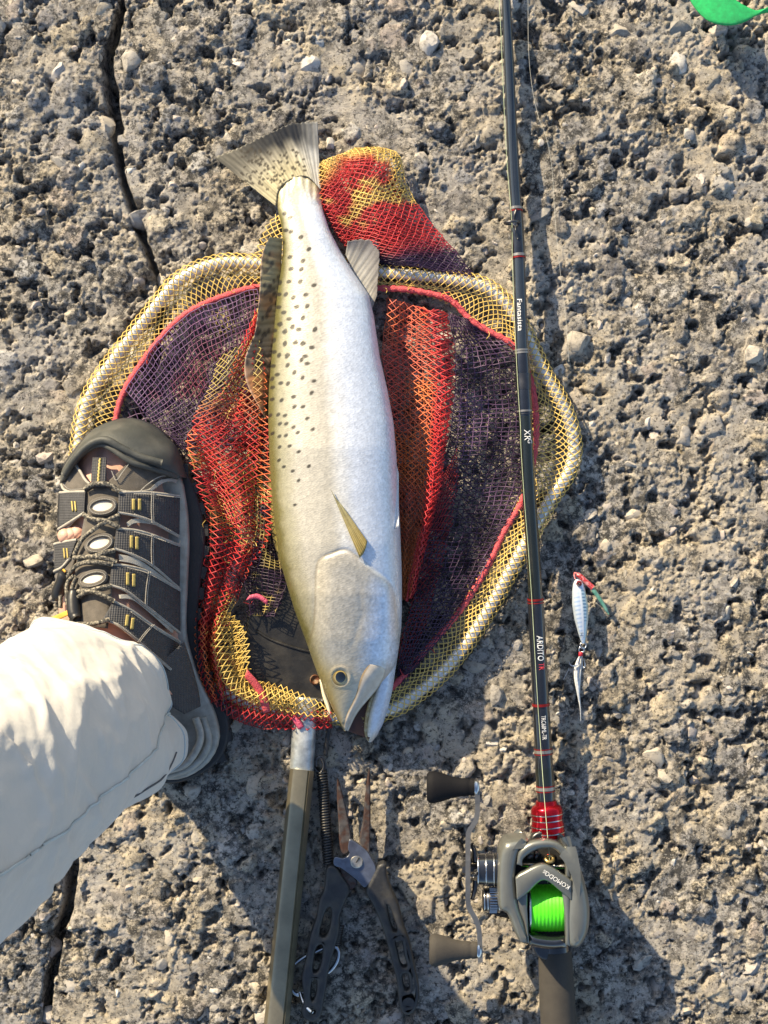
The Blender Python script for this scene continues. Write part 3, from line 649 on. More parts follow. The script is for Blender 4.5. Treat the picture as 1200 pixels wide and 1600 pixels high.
def hoop_parts():
    p = PN(HOOP[:, 0], HOOP[:, 1], HZ); MB().add(*tube_g(p, .0043, 14)).build('hoop', M_HOOP, net)
    # rim sleeve: runs over the hoop and in to the stitched cord
    nu = len(HOOP); near = np.array([CORD[np.argmin(np.hypot(CORD[:, 0]-x, CORD[:, 1]-y))] for x, y in HOOP])
    k = np.ones(21)/21; near = np.stack([np.convolve(np.pad(near[:, q], 10, mode='edge'), k, 'valid') for q in (0, 1)], -1)
    inn = near-HOOP; L = np.linalg.norm(inn, axis=1)[:, None]; inn = inn/L
    tn = np.gradient(HOOP, axis=0); tn /= np.linalg.norm(tn, axis=1)[:, None]
    nrm = np.stack([-tn[:, 1], tn[:, 0]], -1); nrm *= np.sign((nrm*inn).sum(1))[:, None]
    inn = nrm*.6+inn*.4
    mb = MB()
    for layer in (0,):
        nv = 13; vv = np.linspace(0, 1, nv); rows = []; cols = []
        for v in vv:
            if layer == 0:
                dist = np.interp(v, [0, .12, .24, .36, .5, 1], [-15, -12, -3, 9, 16, 0]); fr = np.interp(v, [.5, 1], [0, 1]); z = np.interp(v, [0, .12, .24, .36, .5, .86, 1], [.0085, .0145, .0172, .0162, .0125, .0125, .0095])
            else:
                dist = np.interp(v, [0, .3, .5, 1], [-16, 0, 14, 0]); fr = np.interp(v, [.5, 1], [0, 1]); z = np.interp(v, [0, .5, 1], [.0085, .0062, .0085])
            wob = 3*(fbm(np.arange(nu)*.06, 0*inn[:, 0]+layer*5, 1, 3, 2+layer)-.5)[:, None]
            d_ = (dist*(1+.05*wob)) if v <= .5 else (dist*(1-fr)+(L*1.14+wob)*fr)
            q = HOOP+inn*d_+ (rng.random((nu, 2))-.5)*.8
            zz = z+(rng.random(nu)-.5)*.0006; zz = np.maximum(zz, gmax_px(q[:, 0], q[:, 1])*.8+.0005) if layer else zz
            rows.append(PN(q[:, 0], q[:, 1], zz)); c = YEL*(.8 if layer else 1); cols.append(np.tile(c, (nu, 1))*(.85+.3*rng.random((nu, 1))))
        net_grid(mb, np.stack(rows, 1), np.stack(cols, 1), .00038)
    mb.build('rim_netting', M_NETY, net)
    cz = np.maximum(gmax_px(CORD[:, 0], CORD[:, 1])+.0028, .0125)
    cz = np.convolve(np.pad(cz, 6, mode='edge'), np.ones(13)/13, 'valid')
    ph = np.arange(len(CORD)); MB().add(*tube_g(PN(CORD[:, 0], CORD[:, 1], cz), .0024+.0004*np.sin(ph*1.9), 9, flat=.7)).build('rim_cord', M_CORD, net)
hoop_parts()
bag = MB()
def bag_patch(A, B, zf, cf, pitch=6.6, diamond=True, r=.00037, seed=1, jit=1.7):
    la = max(np.linalg.norm(np.diff(np.array(A, float), axis=0), axis=1).sum(), np.linalg.norm(np.diff(np.array(B, float), axis=0), axis=1).sum())
    lb = np.median(np.linalg.norm(spline(A, 30)-spline(B, 30), axis=1))
    nu = max(int(la/pitch), 3); nv = max(int(lb/pitch), 3)
    g = ruled(A, B, nu, nv); rg = np.random.default_rng(seed); g = g+(rg.random(g.shape)-.5)*jit
    w = 11*np.stack([fbm(g[..., 0], g[..., 1], .02, 3, seed+3)-.5, fbm(g[..., 0], g[..., 1], .02, 3, seed+9)-.5], -1); g = g+w
    u = np.linspace(0, 1, nu)[:, None]+0*g[..., 0]; v = np.linspace(0, 1, nv)[None]+0*g[..., 0]
    z = zf(u, v, g[..., 0], g[..., 1])+(rg.random(u.shape)-.5)*.0008
    z = np.maximum(z, gmax_px(g[..., 0], g[..., 1])+.0006)
    c = cf(u, v, g[..., 0], g[..., 1])*(.75+.5*fbm(g[..., 0], g[..., 1], .03, 3, seed))[..., None]
    net_grid(bag, PN(g[..., 0], g[..., 1], z), np.clip(c, 0, 1), r, diamond)
def flat_c(c): return lambda u, v, x, y: np.broadcast_to(c, u.shape+(3,))
def mixc(a, b, t): return lerp3(a, b, np.clip(t, 0, 1))
low = lambda u, v, x, y: .008+.005*fbm(x, y, .03, 3, 4)
# purple mesh on the left, two layers
def purc(u, v, x, y): return mixc(mixc(PUR, LIL, sstep(.5, .7, fbm(x, y, .018, 3, 12))), OLV, sstep(.5, .62, fbm(x, y, .02, 3, 33))*sstep(300, 350, x))
bag_patch([(405, 452), (355, 466), (310, 484), (276, 507), (242, 544), (216, 580), (196, 612), (184, 655), (180, 715)], [(412, 535), (395, 570), (370, 600), (345, 625), (325, 650), (310, 680), (300, 705), (285, 720), (275, 745)], low, purc, 6.6, True, seed=3)
bag_patch([(405, 452), (355, 466), (310, 484), (276, 507), (242, 544), (216, 580), (196, 612)], [(412, 600), (392, 640), (365, 660), (345, 690), (320, 700), (300, 705), (285, 700)], lambda u, v, x, y: .0145+.006*fbm(x, y, .025, 3, 14), lambda u, v, x, y: mixc(mixc(LIL, PUR, v), RED*.6, sstep(.5, .65, fbm(x, y, .02, 3, 77))*v), 7.6, False, seed=8)
# red folds on the left of the fish
def fold(n, a, b, ph=0):
    return lambda u, v, x, y: a+b*np.abs(np.sin(math.pi*(n*v+ph+.35*np.sin(u*5))))
def redc(u, v, x, y): return mixc(mixc(RED, ORG, sstep(.45, .7, fbm(x, y, .025, 3, 19))*.8), PUR, sstep(.62, .75, fbm(x, y, .02, 2, 47)))
LA = [(398, 482), (375, 545), (345, 605), (312, 655), (288, 690), (303, 745), (320, 800), (322, 860), (314, 920), (305, 980), (308, 1045), (330, 1100)]
LB = [(412, 500), (414, 560), (418, 620), (422, 700), (426, 780), (422, 840), (398, 880), (378, 920), (355, 960), (345, 1000), (348, 1060), (356, 1112)]
bag_patch(LA, LB, fold(2.2, .014, .020), redc, 5.6, True, seed=11)
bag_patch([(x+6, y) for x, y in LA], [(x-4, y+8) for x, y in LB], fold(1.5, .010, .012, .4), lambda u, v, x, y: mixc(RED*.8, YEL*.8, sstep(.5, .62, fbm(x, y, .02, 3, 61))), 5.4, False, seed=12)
bag_patch([(340, 560), (318, 620), (300, 665), (312, 720), (330, 790)], [(405, 520), (408, 600), (405, 690), (400, 770), (390, 840)], fold(1.2, .024, .012), lambda u, v, x, y: mixc(OLV, RED, sstep(.15, .5, u)), 5.8, True, seed=13)
bag_patch([(402, 760), (397, 850), (386, 900), (392, 962)], [(436, 780), (440, 850), (446, 910), (428, 965)], fold(.8, .016, .010), lambda u, v, x, y: mixc(PUR, OLV, sstep(.55, .65, fbm(x, y, .06, 3, 71))), 5.2, False, seed=14)
bag_patch([(402, 760), (397, 850), (386, 900), (384, 962)], [(436, 780), (440, 850), (446, 910), (428, 965)], fold(.8, .012, .006), flat_c(PUR), 5.0, True, seed=15)
# bunched foot of the bag by the yoke
bag_patch([(303, 975), (308, 1050), (332, 1100), (380, 1131), (440, 1140), (517, 1137)], [(338, 950), (342, 1035), (366, 1078), (410, 1098), (455, 1108), (515, 1110)], fold(1.3, .014, .012), flat_c(RED), 5.2, True, seed=21)
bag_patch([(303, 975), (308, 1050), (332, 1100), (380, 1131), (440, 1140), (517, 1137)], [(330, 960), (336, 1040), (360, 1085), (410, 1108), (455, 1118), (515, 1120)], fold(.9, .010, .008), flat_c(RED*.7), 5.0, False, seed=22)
bag_patch([(334, 965), (332, 1000), (340, 1050), (370, 1087), (420, 1108), (470, 1116), (512, 1119)], [(352, 953), (380, 973), (391, 1018), (388, 1058), (424, 1064), (466, 1080), (509, 1101)], fold(1.2, .022, .012), flat_c(YEL), 5.2, True, seed=23)
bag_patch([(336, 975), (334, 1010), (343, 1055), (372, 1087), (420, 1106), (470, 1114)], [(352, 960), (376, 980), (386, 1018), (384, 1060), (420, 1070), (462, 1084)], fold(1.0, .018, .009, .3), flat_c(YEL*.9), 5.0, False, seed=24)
# red fold on the right of the fish
def ridge_r(u, v, x, y): return .013+.026*np.exp(-((v-.82)/.2)**2)*(1-.35*u)+.004*np.sin(v*12+u*6)
def rc2(u, v, x, y): return mixc(mixc(np.array((.56, .13, .09)), ORG*1.0, sstep(.3, .75, fbm(x, y, .02, 3, 81))), RED, sstep(.62, .78, v))
RA = [(603, 466), (600, 560), (608, 650), (616, 720), (622, 800), (624, 870), (628, 935)]; RB = [(702, 486), (710, 560), (708, 620), (698, 700), (684, 780), (664, 860), (642, 938)]
bag_patch(RA, RB, ridge_r, rc2, 5.8, True, seed=31)
bag_patch(RA, [(x-4, y+3) for x, y in RB], lambda u, v, x, y: ridge_r(u, v, x, y)-.007, rc2, 5.2, False, seed=32)
bag_patch([(655, 480), (668, 560), (676, 640), (672, 720), (660, 800), (645, 880)], [(700, 486), (709, 560), (708, 620), (698, 700), (684, 780), (664, 860)], lambda u, v, x, y: ridge_r(u, .5+.5*v, x, y)+.003, flat_c(RED), 5.6, True, seed=33)
bag_patch([(682, 760), (662, 850), (640, 940), (622, 1035)], [(716, 700), (712, 800), (690, 900), (640, 1045)], lambda u, v, x, y: .014-.004*v+0*x, flat_c(RED*.55), 5.4, True, seed=34)  # shade beside the fold painted as darker red cord
# dark purple mesh on the right, two layers
DA = [(700, 488), (714, 560), (706, 650), (690, 740), (672, 840), (650, 920), (630, 1000), (617, 1062)]; DB = [(737, 503), (803, 547), (824, 610), (830, 690), (812, 777), (780, 838), (718, 955), (640, 1052)]
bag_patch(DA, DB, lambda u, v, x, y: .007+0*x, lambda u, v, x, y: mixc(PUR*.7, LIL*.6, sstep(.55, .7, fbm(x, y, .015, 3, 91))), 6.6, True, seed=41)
bag_patch(DA, DB, lambda u, v, x, y: .0105+.010*sstep(.45, .7, fbm(x, y, .02, 3, 5)), lambda u, v, x, y: mixc(PUR, LIL*.75, sstep(.52, .7, fbm(x, y, .018, 3, 95))), 7.6, False, seed=42)
bag_patch([(625, 1062), (690, 965), (745, 880), (790, 800)], [(628, 1072), (700, 985), (758, 895), (812, 800)], lambda u, v, x, y: .0135+0*x, flat_c(PUR), 4.8, True, seed=43)
# tail of the bag pushed out above the hoop
EA = [(500, 254), (500, 290), (507, 330), (527, 368), (560, 398), (600, 410)]; EB = [(556, 230), (618, 238), (634, 288), (662, 335), (697, 378), (742, 432)]
def ec(u, v, x, y):
    c = mixc(YEL, RED, sstep(.04, .22, u-.25*np.abs(v-.5)*2*.6+.1)); c = mixc(c, YEL, sstep(.80, .92, v)*(1-sstep(.34, .46, u))); c = mixc(c, YEL*.9, sstep(.60, .68, fbm(x, y, .03, 3, 55))*(1-sstep(.5, .6, u)))
    return mixc(c, PUR*1.3, sstep(.70, .86, u+.12*(fbm(x, y, .03, 2, 7)-.5)))
bag_patch(EA, EB, lambda u, v, x, y: .012+.020*np.sin(math.pi*np.clip(v, 0, 1))**.7*(1-.5*u)+.004*np.sin(9*v+5*u), ec, 5.6, True, seed=51)
bag_patch(EA, EB, lambda u, v, x, y: .010+.012*np.sin(math.pi*v)*(1-.5*u), ec, 5.2, False, seed=52)
bag_patch([(x+8, y+10) for x, y in EA], [(x-12, y+8) for x, y in EB], lambda u, v, x, y: .010+.004*np.sin(9*v), lambda u, v, x, y: mixc(RED, PUR, sstep(.6, .8, u)), 5.0, True, seed=53)
bag_patch([(398, 398), (410, 366), (430, 338)], [(440, 402), (444, 380), (446, 345)], lambda u, v, x, y: .014+.006*v, flat_c(YEL), 5.0, True, seed=54)
bag.build('bag_netting', M_NETY, net)
fray = MB(); rf = random.Random(12)
for k in range(70):
    x, y = CORD[rf.randrange(len(CORD))] if k < 45 else (rf.uniform(310, 400), rf.uniform(700, 1100)); a = rf.uniform(0, 6.28); ln = rf.uniform(5, 15)
    q = spline([(x, y), (x+ln*.5*math.cos(a)+rf.uniform(-2, 2), y+ln*.5*math.sin(a)), (x+ln*math.cos(a+.6), y+ln*math.sin(a+.6))], 6); fray.add(*tube_g(PN(q[:, 0], q[:, 1], np.linspace(.014, .018, 6)+(.012 if k >= 45 else 0)), .00028, 4), np.array([YEL, RED, YEL*.8][k % 3]))
o_ = fray.build('frayed_threads', M_NETY, net); o_['kind'] = 'stuff'
# pink binding tape on the bunched bag
M_TAPE = mat('pink_tape', (.60, .09, .17), .6, var=.4, vscale=500, bump=.8, bscale=900, bdist=.001)
drape([(384, 938), (402, 936), (418, 946)], [(390, 930), (404, 928), (419, 938)], 14, 4, lambda x, y: .030+0*x, 0, .001, .001).build('binding_tape', M_TAPE, net)
drape([(386, 1046), (404, 1066), (418, 1090), (422, 1112)], [(382, 1058), (398, 1078), (406, 1098), (412, 1114)], 20, 4, lambda x, y: .036-.00012*(y-1040), 0, .001, .001).build('binding_tape', M_CORD, net)
drape([(454, 1122), (460, 1130), (466, 1140)], [(464, 1118), (470, 1126), (475, 1136)], 10, 4, lambda x, y: .024+0*x, 0, .001, .001).build('binding_tape', M_TAPE, net)
# yoke, shaft, pole
def yoke():
    out = [(400, 890), (440, 860), (500, 900), (530, 1000), (535, 1090), (512, 1105), (470, 1104), (425, 1088), (395, 1062), (380, 1030), (384, 980)]
    v, f = px_plate([spline(out, 60, True)], .0150, .011, .002); o = MB().add(v, f).build('yoke', M_BLACK, net, sharp=40)
    rim = PN(*spline([(378, 1020), (388, 1050), (412, 1075), (450, 1090), (505, 1096)], 40).T, .0158); MB().add(*tube_g(rim, .0028, 8)).build('yoke_rim', M_BLACK, o)
    sl = spline([(400, 985), (425, 1000), (470, 1015), (500, 1020)], 20); MB().add(*tube_g(PN(sl[:, 0], sl[:, 1], .0152), .0012, 6)).build('yoke_groove_bead', M_BLACK, o)
    MB().add(*lathe_g(P(492, 1062, .013), P(492, 1062, .0185), [(0, .004), (.8, .004), (1, .0032)], 14)).build('rivet', mat('rusty_rivet', (.16, .06, .03), .7, .3, col2=(.25, .18, .12), vscale=400), o)
yoke()
def prism_px(a, b, wa, wb, za, zb, prof, mb=None):
    """prism along a px line; prof: (across -1..1, height 0..1), half widths px, heights m"""
    n = 24; t = np.linspace(0, 1, n); a = np.array(a, float); b = np.array(b, float); d_ = b-a; nn = np.array([-d_[1], d_[0]])/np.hypot(*d_)
    pr = np.array(prof); V = []
    for s in t:
        w = wa+(wb-wa)*s; q = a+d_*s; z0 = za[0]+(zb[0]-za[0])*s; z1 = za[1]+(zb[1]-za[1])*s
        V.append(PN(q[0]+nn[0]*w*pr[:, 0], q[1]+nn[1]*w*pr[:, 0], z0+(z1-z0)*pr[:, 1]))
    m = len(pr); f = grid_faces(n, m, False, True); f += [tuple(range(m)), tuple(range((n-1)*m, n*m))[::-1]]
    mb = mb or MB(); return mb.add(np.vstack(V), f)
OCT = [(-1, .3), (-1, .7), (-.62, .97), (-.55, .93), (-.45, 1), (.45, 1), (.72, .93), (1, .68), (1, .3), (.6, 0), (-.6, 0)]
RND = [(math.cos(a), .5+.5*math.sin(a)) for a in np.linspace(0, 2*math.pi, 20, endpoint=False)]
prism_px((478, 1090), (471, 1210), 19, 18.5, (.006, .0225), (.006, .0225), RND).build('shaft', M_SILVER, net)
prism_px((472, 1203), (424, 1680), 19, 20, (.0045, .0245), (.0035, .0250), OCT).build('pole', M_BRONZE, net, sharp=30)
# ------------------------------------------------------------------ person: one leg in a trouser leg, foot in a strapped sandal
c4 = lambda pts: [(40+x/3.75, 630+y/3.75) for x, y in pts]
c5 = lambda pts: [(x/2.666, 900+y/2.666) for x, y in pts]
person = thing('person', 'person in off-white trousers and a dark strapped sandal standing beside the net', 'person', P(210, 1000, .006))
SR = np.array([(655, 180, 205, .030), (663, 163, 230, .040), (673, 147, 246, .046), (690, 131, 264, .051), (707, 118, 276, .053), (729, 104, 280, .056), (760, 95, 280, .061), (800, 90, 280, .067), (850, 85, 281, .075), (900, 84, 281, .083), (950, 84, 282, .092), (1000, 90, 288, .102), (1050, 105, 298, .112), (1100, 130, 312, .115), (1150, 160, 322, .110), (1190, 195, 316, .09), (1215, 225, 290, .06)], float)
def shoe_top(px, py):
    py = np.asarray(py, float); px = np.asarray(px, float)
    l, r, zt = (np.interp(py, SR[:, 0], SR[:, k]) for k in (1, 2, 3)); t = np.clip((px-l)/(r-l), 0, 1); zl = .030+.3*(zt-.03); zr = .031
    a = zl+(zt-zl)*np.sin(np.clip(t/.36, 0, 1)*math.pi/2)**.8; b = zr+(zt-zr)*np.clip(np.cos(np.clip((t-.36)/.64, 0, 1)*math.pi/2), 0, 1)**.85
    return np.where(t < .36, a, b)
M_SKIN = mat('skin', (.58, .34, .26), .5, var=.2, vscale=80, bump=.25, bscale=500, sss=.15)
M_RUB = mat('toe_rubber', (.045, .049, .046), .6, var=.3, vscale=70, bump=.35, bscale=700, bdist=.0005, col2=(.075, .076, .068))
M_OUT = mat('outsole_rubber', (.016, .016, .018), .6, var=.4, vscale=120, bump=.4, bscale=500)
M_MID = mat('midsole_foam', (.33, .32, .285), .6, var=.25, vscale=120, bump=.3, bscale=700, col2=(.27, .255, .22))
M_NUB = mat('taupe_nubuck', (.095, .082, .068), .85, var=.4, vscale=160, bump=.5, bscale=1200, sheen=.3)
M_LIN = mat('lining_edge', (.36, .34, .30), .8, var=.25, vscale=200, bump=.4, bscale=900)
M_CREAM = mat('cream_patch', (.62, .57, .48), .6, var=.12, bump=.2)
M_YEL = mat('yellow_stitch', (.44, .34, .10), .6, var=.2, bump=.3)
M_ORG = mat('amber_tag', (.66, .36, .06), .5, var=.2, bump=.2)
M_LACE = mat('speckled_lace', (.035, .034, .032), .75, var=.3, vscale=900, bump=.6, bscale=1400, col2=(.30, .27, .21))
for n_ in M_LACE.node_tree.nodes:
    if n_.type == 'TEX_NOISE' and n_.inputs['Scale'].default_value < 600: n_.inputs['Scale'].default_value = 640
M_BLK = mat('cord_lock_plastic', (.02, .02, .021), .4, var=.3, bump=.1)
def webbing():
    m = mat('ribbed_webbing', (.050, .051, .057), .72, var=.3, vscale=250, bump=0)
    N = m.node_tree.nodes; L = m.node_tree.links; tc = N.new('ShaderNodeTexCoord'); w = N.new('ShaderNodeTexWave'); w.inputs['Scale'].default_value = 190; w.inputs['Distortion'].default_value = .6
    w.bands_direction = 'X'; L.new(tc.outputs['Object'], w.inputs['Vector'])
    w2 = N.new('ShaderNodeTexWave'); w2.bands_direction = 'Y'; w2.inputs['Scale'].default_value = 260; L.new(tc.outputs['Object'], w2.inputs['Vector'])
    a = N.new('ShaderNodeMath'); a.operation = 'ADD'; L.new(w.outputs['Fac'], a.inputs[0]); L.new(w2.outputs['Fac'], a.inputs[1])
    bp = N.new('ShaderNodeBump'); bp.inputs['Strength'].default_value = .6; bp.inputs['Distance'].default_value = .0006; L.new(a.outputs[0], bp.inputs['Height']); L.new(bp.outputs[0], N['Principled BSDF'].inputs['Normal'])
    return m
M_WEB = webbing()
# foot and shin, one skin
def foot():
    yy = np.r_[np.linspace(676, 1085, 70)]; na = 40; th = np.arange(na)*2*math.pi/na; V = []
    for y in yy:
        l, r = np.interp(y, SR[:, 0], SR[:, 1])+7, np.interp(y, SR[:, 0], SR[:, 2])-7; c = (l+r)/2; w = (r-l)/2
        px = c+w*np.sign(np.cos(th))*np.abs(np.cos(th))**.8; s = np.sin(th)
        top = np.minimum(shoe_top(px, y+0*px)-.0055, .088); zb = .028
        if y < 760: top = top+.0016*np.cos((px-c)*.22)
        V.append(PN(px, y+0*px, np.where(s >= 0, zb+(top-zb)*np.abs(s)**.4, zb-.004*np.abs(s))))
    f = grid_faces(len(yy), na, False, True); n = len(yy)*na; f += [tuple(range(na))[::-1], tuple(range(n-na, n))]
    mb = MB().add(np.vstack(V), f)
    ctr = spline([(-.200, -.125, .06), (-.200, -.130, .10), (-.204, -.137, .18), (-.209, -.147, .30), (-.214, -.159, .42), (-.226, -.159, .50), (-.234, -.158, .58)], 30)
    rr = np.interp(ctr[:, 2], [.06, .1, .18, .30, .42, .58], [.034, .031, .030, .036, .036, .038]); mb.add(*tube_g(ctr, rr, 24))
    # small toes showing between the outer straps
    for k, (x, y) in enumerate([(102, 836), (112, 834), (121, 831)]):
        mb.add(*tube_g(PN(*spline([(x+6, y+8), (x, y), (x-3, y-9)], 8).T, np.linspace(.056, .054, 8)), np.array([.004, .0058, .0062, .0062, .006, .0055, .0045, .002]), 12))
    return mb.build('leg', M_SKIN, person)
foot()
# sandal
def outline_plate(pts, ztop, depth, bevel, n=90): return px_plate([spline(pts, n, True)], ztop, depth, bevel)
OUTS = [(261, 680), (290, 733), (307, 767), (320, 817), (321, 857), (313, 923), (311, 1000), (331, 1070), (353, 1110), (358, 1147), (346, 1183), (318, 1208), (270, 1225), (225, 1212), (180, 1150), (140, 1050), (108, 950), (93, 880), (91, 800), (99, 733), (117, 703), (147, 671), (190, 654), (225, 657)]
def tilt(v):   # toe rests on the hoop, heel on the concrete
    px, py = to_px(v[:, 0], v[:, 1], v[:, 2]); v = v.copy(); v[:, 2] += np.interp(py, [655, 1225], [.007, 0]); return v
v_, f_ = outline_plate(OUTS, .022, .015, .0022); sandal = MB().add(tilt(v_), f_).build('sandal', M_OUT, person, sharp=35, label='dark taupe closed-toe sandal with webbing straps and cord lacing')
for i in range(15):     # lugs along the inner edge
    q = spline([(291, 735), (308, 769), (320, 815), (322, 860), (315, 923), (312, 985), (325, 1050), (346, 1095), (357, 1140), (346, 1180)], 15)[i]
    v_, f_ = box_g(P(q[0]-1, q[1], .0155), .007, .009, .011, .3*math.sin(i)); MB().add(tilt(v_), f_).build('tread_lug', M_OUT, sandal, smooth=False)
v_, f_ = outline_plate([(276, 735), (290, 780), (295, 840), (292, 920), (290, 985), (300, 1031), (314, 1069), (333, 1110), (342, 1152), (329, 1188), (297, 1213), (262, 1220), (225, 1205), (190, 1150), (150, 1050), (118, 950), (100, 880), (98, 800), (106, 740), (150, 690), (220, 690)], .032, .011, .0025)
MB().add(tilt(v_)-[0, 0, .002], f_).build('midsole', M_MID, sandal, sharp=35)
for k_, pts in enumerate([c5([(700, 830), (790, 800), (850, 740), (870, 680), (845, 590)]), c5([(680, 815), (770, 785), (820, 720), (835, 660), (815, 590)])]):
    q = spline(pts, 30); MB().add(*tube_g(PN(q[:, 0], q[:, 1], .0325+.004*k_), .0028, 8)).build('heel_collar', M_LIN if k_ else M_MID, sandal)
def toe_cap():
    A = c4([(212, 455), (285, 345), (365, 272), (440, 242), (505, 268), (620, 345), (760, 388), (890, 432)]); B = c4([(205, 470), (215, 385), (285, 285), (400, 150), (560, 90), (690, 105), (815, 185), (895, 275), (950, 440)])
    nu, nv = 60, 22; g = ruled(A, B, nu, nv); v = np.linspace(0, 1, nv)[None]
    zi = shoe_top(g[:, :1, 0], g[:, :1, 1])+.0055; zo = .0255
    z = zo+(zi-zo)*np.cos(np.clip(v, 0, 1)*math.pi/2)**.62+.002*np.sin(v*math.pi)
    v_, f_ = slab_g(PN(g[..., 0], g[..., 1], z), .003); o = MB().add(v_, f_).build('toe_cap', M_RUB, sandal)
    q = spline(A, 60); MB().add(*tube_g(PN(q[:, 0], q[:, 1], shoe_top(q[:, 0], q[:, 1])+.0062), .0022, 8)).build('toe_cap_rim', M_RUB, o)
    q = spline(c4([(225, 420), (300, 312), (385, 235), (470, 215), (560, 262), (680, 318), (800, 350)]), 50); MB().add(*tube_g(PN(q[:, 0], q[:, 1], np.interp(np.arange(50), [0, 25, 49], [.049, .0605, .054])), .0028, 8)).build('toe_cap_ridge', M_RUB, o)
toe_cap()
def upper(name, A, B, m, lift, thick=.0022, bulge=0, nu=30, nv=12, bind=None):
    o = drape(c4(A), c4(B), nu, nv, shoe_top, lift, thick, bulge).build(name, m, sandal)
    if bind:
        for e in (A, B):
            q = spline(c4(e), 30); MB().add(*tube_g(PN(q[:, 0], q[:, 1], shoe_top(q[:, 0], q[:, 1])+lift-.0006), .0011, 6)).build('binding', bind, o)
    return o
upper('tongue', [(350, 480), (345, 650), (320, 800), (295, 950), (280, 1100), (250, 1300)], [(565, 500), (555, 650), (535, 800), (515, 950), (500, 1150), (480, 1320)], M_NUB, .0005)
upper('toe_panel', [(470, 470), (560, 512), (650, 520), (730, 505), (800, 450)], [(600, 350), (680, 375), (760, 395), (830, 412), (885, 432)], M_NUB, .002, bind=M_LIN)
upper('toe_panel', [(208, 470), (225, 505), (270, 520), (350, 518)], [(290, 360), (320, 400), (350, 450), (392, 488)], M_NUB, .002, bind=M_LIN)
upper('side_panel', [(170, 820), (165, 900), (175, 1000), (180, 1130)], [(330, 790), (300, 880), (270, 980), (235, 1080)], M_NUB, .0015)
upper('side_panel', [(195, 745), (200, 780)], [(205, 600), (340, 640)], M_LIN, .0002)
o_ = upper('pull_tab', [(392, 318), (386, 400), (382, 490)], [(472, 318), (472, 400), (470, 490)], M_WEB, .0045, .0018, .0005)
q_ = spline(c4([(437, 322), (430, 400), (424, 480)]), 24); MB().add(*tube_g(PN(q_[:, 0]+.8*np.sin(np.arange(24)*2.1), q_[:, 1], shoe_top(q_[:, 0], q_[:, 1])+.0052), .0009, 6)).build('yellow_thread', M_YEL, o_)
STR = [([(545, 525), (640, 522), (740, 525), (905, 545)], [(540, 640), (640, 658), (740, 695), (900, 782)]), ([(532, 735), (640, 745), (740, 772), (905, 832)], [(516, 850), (620, 885), (740, 950), (900, 1085)]),
       ([(505, 945), (600, 955), (720, 990), (905, 1092)], [(490, 1065), (580, 1095), (700, 1185), (905, 1348)]), ([(512, 1160), (620, 1215), (740, 1300), (905, 1400)], [(452, 1268), (540, 1300), (660, 1395), (850, 1560)])]
MK = [((632, 560), (668, 560), 70), ((620, 775), (652, 782), 78), ((598, 992), (634, 1000), 78), ((598, 1240), (630, 1258), 70)]
for (A, B), mk in zip(STR, MK):
    st_ = upper('strap', A, B, M_WEB, .0045, .0022, .0010, 34, 12, M_LIN)
    for (mx_, my_) in mk[:2]:
        upper_pts = ([(mx_-9, my_), (mx_-9-8*(my_ > 1200), my_+mk[2]*.95)], [(mx_+9, my_), (mx_+9-8*(my_ > 1200), my_+mk[2]*.95)])
        drape(c4(upper_pts[0]), c4(upper_pts[1]), 8, 4, shoe_top, .0066, .001).build('yellow_bar', M_YEL, st_)
for A, B in [([(200, 525), (270, 520), (350, 518)], [(193, 738), (270, 690), (345, 642)]), ([(168, 826), (230, 812), (300, 800)], [(168, 985), (215, 960), (262, 905)])]:
    st_ = upper('strap', A, B, M_WEB, .0040, .0022, .0008, 18, 10, M_LIN)
    cx_ = sum(p[0] for p in A+B)/6; cy_ = sum(p[1] for p in A+B)/6
    for k_ in (0, 18): drape(c4([(cx_-6+k_, cy_-32), (cx_+k_, cy_+28)]), c4([(cx_+2+k_, cy_-32), (cx_+8+k_, cy_+28)]), 6, 3, shoe_top, .0060, .001).build('yellow_bar', M_YEL, st_)
upper('gap_edge', [(590, 700), (640, 676), (760, 690), (860, 745)], [(600, 725), (650, 702), (760, 715), (860, 765)], M_LIN, .003)
upper('gap_edge', [(720, 510), (780, 455), (850, 440), (890, 446)], [(735, 520), (800, 470), (850, 458), (884, 470)], M_LIN, .003)
upper('gap_edge', [(545, 1120), (640, 1130), (750, 1215), (870, 1330)], [(550, 1145), (630, 1155), (745, 1245), (860, 1350)], M_LIN, .003)
upper('gap_edge', [(545, 885), (640, 905), (750, 975), (880, 1075)], [(548, 925), (640, 945), (740, 995), (870, 1085)], M_LIN, .0035)
drape([(250, 1036), (258, 1066), (266, 1100), (288, 1116)], [(287, 1003), (299, 1040), (309, 1078), (313, 1104)], 24, 10, lambda x, y: np.interp(x, [250, 313], [.075, .040]), .002, .003, .002).build('heel_panel', M_WEB, sandal)
